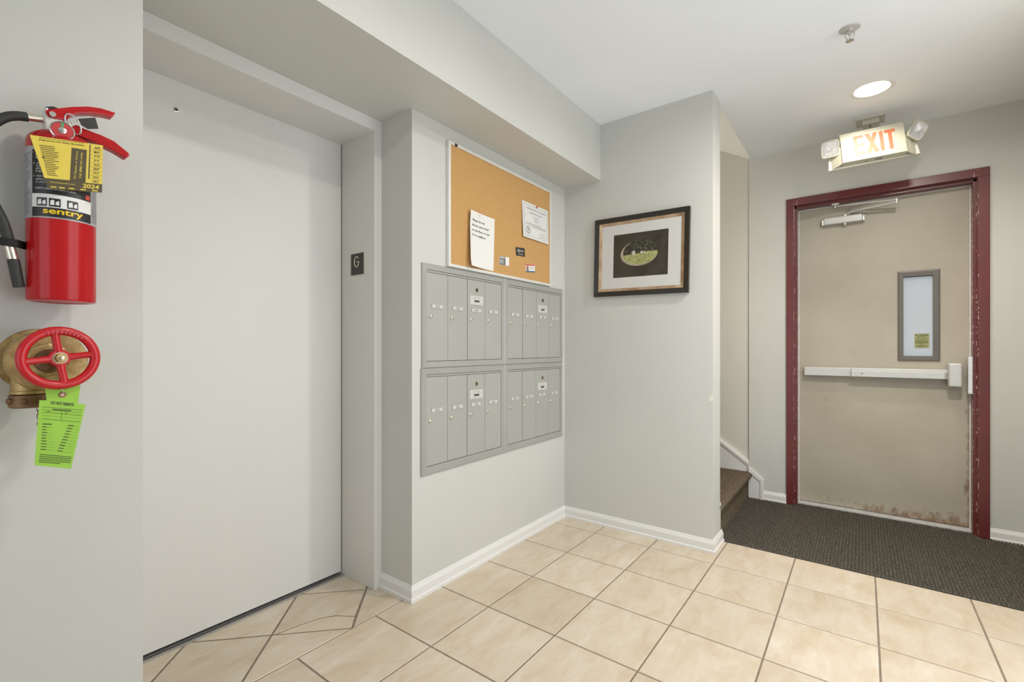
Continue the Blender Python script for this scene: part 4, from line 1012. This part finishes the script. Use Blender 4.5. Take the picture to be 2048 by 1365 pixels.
ttext(bm, 'Engineered Life Safety Specialists', (445, 578), (955, 645), (960, 622), (450, 553), 0.01)
for k, s_ in enumerate(('APR', 'MAY', 'JUN', 'JUL', 'AUG', 'SEP', 'OCT', 'NOV', 'DEC')):
    y0_ = 676 + 47.6 * k; x0_, x1_ = 1072 - 2 * k, 1142 - 2 * k
    ttext(bm, s_, (x0_, y0_ - 4), (x1_, y0_ + 4), (x1_, y0_ - 22), (x0_, y0_ - 30), 0.012)
    if k < 8: tq(bm, [(1040 - 2 * k, y0_ + 5), (1166 - 2 * k, y0_ + 16), (1166 - 2 * k, y0_ + 18), (1040 - 2 * k, y0_ + 7)])
for k in range(17):
    y0_ = 625 + 21.0 * k; x0_ = 448 + 5.6 * k; ln = 150 + 70 * hsh(k, 3) - 4 * k
    tq(bm, [(x0_, y0_ + 6), (x0_ + ln, y0_ + 6 + ln * 0.13), (x0_ + ln, y0_ - 1 + ln * 0.13), (x0_, y0_ - 1)])
tq(bm, [(445, 538), (960, 606), (960, 610), (445, 542)])
tq(bm, [(1004, 1010), (1018, 1012), (1032, 625), (1020, 623)])
tq(bm, [(480, 757), (505, 762), (505, 775), (480, 770)])
flat('printed_words', bm, 'tag_brown', yt)
bm = bmesh.new()
ttext(bm, 'For Repairs or Service', (868, 1012), (892, 697), (868, 695), (836, 1010), 0.012, 2)
ttext(bm, 'Call (888) 641-0100', (932, 1005), (948, 716), (920, 714), (896, 1003), 0.012, 2)
ttext(bm, '2024', (938, 1113), (1122, 1133), (1130, 1085), (944, 1064), 0.03, 2)
ttext(bm, 'www.keystonefire.com', (562, 1058), (850, 1088), (854, 1068), (566, 1038), 0.01, 2)
for x0_ in (575, 672, 780, 912, 1046): tq(bm, [(x0_, 1108 + (x0_ - 575) * 0.09), (x0_ + 66, 1114 + (x0_ - 575) * 0.09), (x0_ + 66, 1101 + (x0_ - 575) * 0.09), (x0_, 1095 + (x0_ - 575) * 0.09)], 2)
flat('yellow_print', bm, 'tag_yellow', yt)
tube('tie_wire', [pt_(600, 545, YT - 0.0006), pt_(610, 520, YT + 0.008), pt_(640, 500, YV - 0.012)], 0.0008, 'steel', yt, 6)

# ================================================================== HOSE VALVE WITH RED HANDWHEEL
YWH = 1.400
hv = empty('hose_valve', (onY(95, 720, 1.47).x, YM, 0.96), 'brass standpipe hose valve with a red spoked handwheel below the extinguisher', 'valve')
bc = onY(97, 722, 1.470)
lathe('valve_body', [(0.066, 0.0), (0.068, 0.004), (0.068, 0.030), (0.062, 0.034), (0.060, 0.040), (0.062, 0.046), (0.060, 0.075), (0.052, 0.105)], (bc.x, 1.4690, bc.z), (0, 1, 0), 'brass', hv, 48)
bm = bmesh.new(); add_lathe(bm, [(0.036, 0), (0.038, 0.002), (0.038, 0.016), (0.034, 0.018)], (bc.x - 0.002, 1.4695, bc.z + 0.001), (0, -1, 0), 8); build('bonnet_hex', bm, 'brass', hv)
lathe('bonnet_neck', [(0.027, 0), (0.025, 0.014), (0.018, 0.018), (0.016, 0.024)], (bc.x, 1.453, bc.z), (0, -1, 0), 'bronze', hv, 28)
wc = onY(119.5, 716.5, YWH)
lathe('stem', [(0.0075, 0), (0.0075, 0.072)], (bc.x, 1.456, bc.z), Vector((wc.x, YWH - 0.012, wc.z)) - Vector((bc.x, 1.456, bc.z)), 'brass', hv, 16)
RC, RT = 0.0592, 0.0094
wn = Vector((0.05, -1, 0.0)).normalized()
d, u, v = frame_of(wn)
bm = bmesh.new(); add_tube(bm, circle(wc, wn, RC, 56), RT, 16, True)
wheel = build('handwheel', bm, 'red_wheel', hv, 60)
lathe('hub', [(0.015, -0.012), (0.0185, -0.006), (0.0185, 0.004), (0.016, 0.007)], wc + wn * -0.004, wn, 'red_wheel', wheel, 28)
for k in range(4):
    t = math.radians(82 + 90 * k); dr = u * math.cos(t) + v * math.sin(t)
    tube('spoke', [wc + dr * 0.012 - wn * 0.004, wc + dr * 0.034 - wn * 0.002, wc + dr * (RC - 0.002)], [0.0082, 0.0070, 0.0078], 'red_wheel', wheel, 14)
bm = bmesh.new()
for k in range(9):       # cast marks on the rim
    t = math.radians(127 - 7.2 * k); dr = u * math.cos(t) + v * math.sin(t); tg = u * -math.sin(t) + v * math.cos(t)
    c0 = wc + dr * (RC - 0.001) + wn * (RT - 0.0012); w_ = 0.0016 + 0.0012 * hsh(k, 1)
    add_prism(bm, [c0 + dr * a * 0.0045 + tg * b * w_ for a, b in ((-1, -1), (1, -0.5), (1, 0.6), (-1, 0.9))], wn * 0.0022)
build('cast_marks', bm, 'red_wheel', wheel)
bm = bmesh.new(); add_lathe(bm, [(0.0125, 0), (0.0125, 0.002)], wc + wn * 0.003, wn, 28); build('washer', bm, 'lock_brass', wheel, 30)
bm = bmesh.new(); add_lathe(bm, [(0.0095, 0), (0.0095, 0.008), (0.008, 0.0095)], wc + wn * 0.005, wn, 6); build('wheel_nut', bm, 'brass', wheel)
lathe('stem_tip', [(0.0048, 0), (0.0044, 0.004), (0.002, 0.005)], wc + wn * 0.0145, wn, 'nickel', wheel, 16)
# outlet below with its cap and chain
oc = onY(60, 780, 1.505)
lathe('outlet', [(0.030, 0.030), (0.031, 0.0), (0.033, -0.002), (0.033, -0.008), (0.030, -0.010)], (oc.x, 1.505, oc.z), (0, 0, 1), 'brass', hv, 36)
cap = lathe('outlet_cap', [(0.030, 0), (0.0345, -0.001), (0.0345, -0.026), (0.031, -0.029)], (oc.x, 1.505, oc.z - 0.010), (0, 0, 1), 'bronze', hv, 36)
for a in (200, 245, 290, 335): lathe('cap_lug', [(0.0065, 0), (0.0065, 0.005), (0.005, 0.006)], (oc.x + 0.0335 * math.cos(math.radians(a)), 1.505 + 0.0335 * math.sin(math.radians(a)), oc.z - 0.023), (math.cos(math.radians(a)), math.sin(math.radians(a)), 0), 'bronze', cap, 14)
lathe('wall_escutcheon', [(0.075, 0), (0.073, 0.004), (0.050, 0.008)], (bc.x, YM + 0.0005, bc.z), (0, -1, 0), 'brass', hv, 36)
bm = bmesh.new()
for k in range(6):
    c0 = onY(76.5 + 0.3 * k, 818 + 7.5 * k, 1.470); nn = (1, 0.3, 0) if k % 2 else (0.2, 1, 0)
    dd, uu, vv_ = frame_of(nn)
    add_tube(bm, [c0 + uu * 0.0026 * math.cos(2 * math.pi * i / 14) + vv_ * 0.0058 * math.sin(2 * math.pi * i / 14) for i in range(14)], 0.0008, 6, True)
build('cap_chain', bm, 'bronze', hv, 60)

# ================================================================== GREEN TAG
YG = 1.4090
zt_ = lambda x, y: (60 + x * 140 / 1006, 760 + y * 140 / 1006)
def pg(x, y, h=0.0): return onY(*zt_(x, y), YG - 0.0005 * h)
gt = tag(prism('valve_tag', [pg(*p) for p in ((205, 60), (725, 70), (690, 345), (800, 352), (590, 1282), (65, 1230), (135, 295), (240, 297))], (0, 0.0007, 0), 'tag_green'), 'bright green cardboard DO NOT REMOVE tag hanging from the red handwheel', 'tag')
ec = pg(465, 215)
e1_ = lathe('eyelet', [(0.0062, 0), (0.0062, 0.0014), (0.0034, 0.0016)], ec, (0, -1, 0), 'eyelet_brown', gt, 24)
lathe('eyelet_hole', [(0.0032, 0), (0.0032, 0.0019)], ec, (0, -1, 0), 'eyelet_pink', e1_, 18)
bm = bmesh.new()
add_text(bm, 'DO NOT REMOVE', fit_quad([pg(300, 352, 1), pg(628, 382, 1), pg(630, 338, 1), pg(302, 308, 1)]), 0.035)
def gl(x0, y0, x1, y1, t): bm.faces.new([bm.verts.new(pg(*p, 1)) for p in ((x0, y0 + t), (x1, y1 + t), (x1, y1), (x0, y0))])
def gv(x0, y0, x1, y1, t): bm.faces.new([bm.verts.new(pg(*p, 1)) for p in ((x1, y1), (x1 + t, y1), (x0 + t, y0), (x0, y0))])
for y0_, y1_, t in ((388, 434, 5), (425, 473, 4), (462, 512, 5), (510, 557, 2), (560, 605, 5)): gl(180 - (y0_ - 388) * 0.02, y0_, 748 - (y0_ - 388) * 0.17, y1_, t)
gv(458, 452, 446, 582, 5); gl(330, 418, 595, 438, 16); gl(245, 450, 288, 454, 9); gl(500, 470, 540, 474, 9)
for k in range(10):
    y0_ = 628 + 40.5 * k; x0_ = 180 - 3.0 * k; ln = 120 + 45 * hsh(k, 5)
    gl(x0_, y0_, x0_ + ln * (0.5 if k else 1.1), y0_ + ln * 0.04, 13 if k else 16); 
    if k: gl(x0_ + ln * 0.5, y0_ + 14, x0_ + ln * 1.2, y0_ + 24, 2)
    x1_ = 700 - 8.5 * k; w2 = 150 + 9 * k
    gl(x1_ - w2, y0_ + 26 - 4, x1_ - w2 + 75, y0_ + 30, 13 if k not in (0, 7) else 16); gl(x1_ - w2 + 75, y0_ + 43, x1_, y0_ + 50, 2)
for k in range(5): gl(140 - 3 * k, 1068 + 27 * k, 600 - 6 * k - (140 if k == 4 else 0), 1108 + 26 * k - (12 if k == 4 else 0), 11)
flat('printed_words', bm, 'tag_ink', gt)
tube('tie_wire', [ec + Vector((0, -0.001, 0)), ec + Vector((0.001, -0.006, 0.008)), wc + Vector((0.003, 0.002, -RC - RT * 0.9))], 0.0007, 'steel', gt, 6)

# ================================================================== CEILING FIXTURES
def downlight(x, y, label, power, spread, seg=40):
    o = empty('downlight', (x, y, ZC), label, 'ceiling light', 'recessed ceiling downlights')
    lathe('trim_ring', [(0.074, 0.0005), (0.100, 0.0005), (0.100, -0.003), (0.094, -0.0055), (0.080, -0.0055), (0.076, -0.002)], (x, y, ZC), (0, 0, 1), 'white_metal', o, seg)
    lathe('lens', [(0.0775, 0.0), (0.0775, -0.0030), (0.070, -0.0042), (0.03, -0.005)], (x, y, ZC), (0, 0, 1), 'lamp_lens_lit', o, seg)
    l = bpy.data.lights.new('downlight_lamp', 'AREA'); l.shape = 'DISK'; l.size = 0.13; l.spread = math.radians(spread); l.energy = power; l.color = LAMP['color']
    lo_ = bpy.data.objects.new('downlight_lamp', l); link(lo_, (x, y, ZC - 0.008), o)
    return o
downlight(3.168, -0.037, 'round lit recessed downlight in the ceiling in front of the exit sign', LAMP['power_a'], 130)
gl_ = empty('fill_globe', (3.33, 3.5, 2.22), 'unseen added globe lamp filling the stairwell with warm light', 'wall light')  # added out of view to warm and brighten the stair wall
tube('arm', [(3.33, 3.501, 2.31), (3.33, 3.37, 2.31)], 0.014, 'white_metal', gl_, 12)
lathe('backplate', [(0.06, 0), (0.06, 0.012), (0.045, 0.02)], (3.33, 3.501, 2.31), (0, -1, 0), 'white_metal', gl_, 24)
lathe('globe', [(0.09 * math.sin(math.radians(a)), -0.09 * math.cos(math.radians(a))) for a in range(8, 175, 12)], (3.33, 3.36, 2.32), (0, 0, 1), 'fill_globe_lit', gl_, 28)
downlight(2.20, -0.30, 'unseen added fill downlight in the ceiling before the glazed entrance', LAMP['power_fill'], 170)  # extra lamp added out of view to brighten the exit area
downlight(0.90, 0.37, 'round lit recessed downlight in the ceiling before the elevator', LAMP['power_b'], 180)
# sprinkler
sx, sy_ = 2.515, 0.047
sp_ = empty('sprinkler_head', (sx, sy_, ZC), 'small chrome fire sprinkler hanging from the white ceiling', 'sprinkler')
lathe('escutcheon', [(0.012, 0), (0.039, 0.0), (0.039, -0.0015), (0.036, -0.004), (0.020, -0.0075), (0.012, -0.008)], (sx, sy_, ZC), (0, 0, 1), 'sprinkler_chrome', sp_, 32)
lathe('body', [(0.011, 0), (0.011, -0.014), (0.0075, -0.016), (0.0065, -0.022)], (sx, sy_, ZC - 0.004), (0, 0, 1), 'steel', sp_, 20)
for s_ in (-1, 1):
    tube('frame_arm', smooth_path([(sx, sy_ + 0.009 * s_, ZC - 0.016), (sx, sy_ + 0.0165 * s_, ZC - 0.026), (sx, sy_ + 0.012 * s_, ZC - 0.040), (sx, sy_ + 0.001 * s_, ZC - 0.050)], 5), 0.0022, 'steel', sp_, 8)
lathe('bulb', [(0.0022, 0), (0.0028, -0.010), (0.0022, -0.026)], (sx, sy_, ZC - 0.024), (0, 0, 1), 'steel', sp_, 12)
lathe('deflector', [(0.003, 0.004), (0.004, 0.0), (0.0155, -0.001), (0.0155, -0.0025), (0.003, -0.003)], (sx, sy_, ZC - 0.052), (0, 0, 1), 'steel', sp_, 24)

# ================================================================== EXIT SIGN
ec_ = Vector((3.397, -0.043, 2.293))
a_, b_, g_ = math.radians(10.091), math.radians(13.472), math.radians(-3.181)
RM = Matrix.Rotation(a_, 3, 'Z') @ Matrix.Rotation(b_, 3, 'Y') @ Matrix.Rotation(g_, 3, 'X')
EU, EV, EN = RM @ Vector((0, -1, 0)), RM @ Vector((0, 0, 1)), RM @ Vector((-1, 0, 0))
def es(u, v, n=0.0): return ec_ + EU * u + EV * v + EN * n
exs = empty('exit_sign', (3.592, -0.035, ZC), 'cream exit sign with two emergency lamp heads drooping from the ceiling', 'exit sign')
bm = bmesh.new()      # front box with flared ends
hw_, hh_ = 0.150, 0.095
add_prism(bm, [es(-hw_, -hh_, 0), es(hw_, -hh_, 0), es(hw_, hh_, 0), es(-hw_, hh_, 0)], -EN * 0.048, 0.003)
build('front_case', bm, 'sign_white', exs, 40)
for s_ in (-1, 1):
    bm = bmesh.new()
    add_prism(bm, [es(s_ * (hw_ - 0.002), -hh_ + 0.001, -0.004), es(s_ * 0.205, -0.104, -0.050), es(s_ * 0.205, -0.020, -0.050), es(s_ * (hw_ - 0.002), 0.020, -0.004)], -EN * 0.012 + EU * 0, 0.002)
    build('end_wing', bm, 'sign_white', exs, 40)
bm = bmesh.new(); add_prism(bm, [es(-0.215, -0.105, -0.044), es(0.215, -0.098, -0.044), es(0.208, -0.018, -0.044), es(0.150, 0.090, -0.044), es(-0.150, 0.090, -0.044), es(-0.208, -0.018, -0.044)], -EN * 0.020, 0.003)
build('back_case', bm, 'sign_cap', exs, 40)
face = Sheet(es(-hw_, -hh_), EU * 2 * hw_, EV * 2 * hh_, 0.0008)
bm = bmesh.new()
for a0, b0, a1, b1 in ((0.06, 0.06, 0.94, 0.068), (0.06, 0.932, 0.94, 0.94), (0.06, 0.06, 0.065, 0.94), (0.935, 0.06, 0.94, 0.94)): face.rect(bm, a0, b0, a1, b1)
flat('face_groove', bm, 'sign_cap', exs)
def strokes(bm, polys):
    for p in polys: face.poly(bm, p)
x0_, ht0, ht1, sw = 0.215, 0.17, 0.83, 0.042
bm = bmesh.new()
def letters():
    yield [(0.210, .17), (0.268, .17), (0.268, .83), (0.210, .83)]                                       # E
    for b0, b1 in ((.17, .265), (.455, .545), (.735, .83)): yield [(0.268, b0), (0.368, b0), (0.368, b1), (0.268, b1)]
    yield [(0.395, .17), (0.462, .17), (0.588, .83), (0.521, .83)]                                        # X
    yield [(0.521, .17), (0.588, .17), (0.462, .83), (0.395, .83)]
    yield [(0.615, .17), (0.672, .17), (0.672, .83), (0.615, .83)]                                        # I
    yield [(0.748, .17), (0.805, .17), (0.805, .735), (0.748, .735)]                                        # T
    yield [(0.695, .735), (0.858, .735), (0.858, .83), (0.695, .83)]
for i, p in enumerate(letters()): face.poly(bm, p, 1.0 + 0.12 * (i % 3))
flat('exit_letters', bm, 'sign_letter', exs)
# indicator window and test button on the underside
und = Sheet(es(-0.02, -hh_ - 0.0004, -0.040), EU * 0.060, EN * 0.030, 0.0006); bm = bmesh.new(); und.rect(bm, 0.45, 0.3, 1, 0.8); und.rect(bm, -0.35, 0.35, -0.1, 0.65)
o_ = flat('test_button', bm, 'grey_print', exs)
# lamp heads
def head(cu, cv, cn, nrm, up, w_, h_, name='lamp_head'):
    c0 = es(cu, cv, cn); n = (EU * nrm[0] + EV * nrm[1] + EN * nrm[2]).normalized(); upv = (EU * up[0] + EV * up[1] + EN * up[2])
    r = upv.cross(n).normalized(); upv = n.cross(r).normalized(); bm = bmesh.new(); rings = []
    def sup(t, a, b):
        ct, st = math.cos(t), math.sin(t); p = 0.38
        return math.copysign(abs(ct) ** p, ct) * a, math.copysign(abs(st) ** p, st) * b
    for (k, dz) in ((0.35, -0.050), (0.70, -0.040), (0.95, -0.010), (1.0, 0.0), (0.97, 0.003), (0.90, 0.003), (0.88, -0.002)):
        ring = []
        for i in range(40):
            x, y = sup(2 * math.pi * i / 40, w_ * k, h_ * k); ring.append(bm.verts.new(c0 + r * x + upv * y + n * dz))
        rings.append(ring)
    for A, B in zip(rings, rings[1:]):
        for i in range(40): bm.faces.new((A[i], A[(i + 1) % 40], B[(i + 1) % 40], B[i]))
    bm.faces.new(rings[0])
    hd_ = build(name, bm, 'sign_white', exs, 40)
    bm = bmesh.new(); rings = []
    for (k, dz) in ((0.885, -0.001), (0.7, -0.014), (0.45, -0.026), (0.16, -0.034), (0.10, -0.022), (0.02, -0.018)):
        ring = []
        for i in range(40):
            x, y = sup(2 * math.pi * i / 40, w_ * k, h_ * k); ring.append(bm.verts.new(c0 + r * x + upv * y + n * dz))
        rings.append(ring)
    for A, B in zip(rings, rings[1:]):
        for i in range(40): bm.faces.new((A[i], A[(i + 1) % 40], B[(i + 1) % 40], B[i]))
    build('reflector', bm, 'lamp_reflector', hd_, 30)
    bm = bmesh.new(); bm.faces.new([bm.verts.new(c0 + r * sup(2 * math.pi * i / 40, w_ * .89, h_ * .89)[0] + upv * sup(2 * math.pi * i / 40, w_ * .89, h_ * .89)[1] + n * 0.0005) for i in range(40)])
    flat('lens', bm, 'lamp_lens', hd_)
head(-0.201, 0.018, -0.010, (-0.25, -0.30, 0.9), (0.10, 1, 0), 0.046, 0.050)
head(0.210, 0.026, -0.006, (0.35, -0.20, 0.9), (0.55, 0.85, 0), 0.040, 0.056)
tube('lamp_neck', [es(-0.195, 0.015, -0.055), es(-0.195, -0.035, -0.052)], 0.014, 'sign_white', exs, 14)
tube('lamp_neck', [es(0.205, 0.02, -0.05), es(0.198, -0.035, -0.052)], 0.014, 'sign_white', exs, 14)
# canopy on the ceiling and the loose wire stem
box('canopy', (3.530, -0.105, ZC - 0.012), (3.660, 0.035, ZC + 0.0005), 'sign_cap', exs, 0.002)
box('canopy_block', (3.560, -0.078, ZC - 0.036), (3.640, 0.004, ZC - 0.010), 'sign_cap', exs, 0.002)
tube('hanger_wire', smooth_path([(3.596, -0.037, ZC - 0.034), (3.560, -0.034, ZC - 0.065), es(-0.004, 0.088, -0.050)], 6), 0.0035, 'grey_print', exs, 8)

# ================================================================== WALL SWITCH PLATE ON THE STAIR SIDE
sw_ = tag(box('wall_plate', (2.8255, YP + 0.012, 0.935), (2.8335, YP + 0.125, 1.106), 'ivory', None, 0.002), 'ivory wall plate on the stair side of the picture wall', 'wall plate')
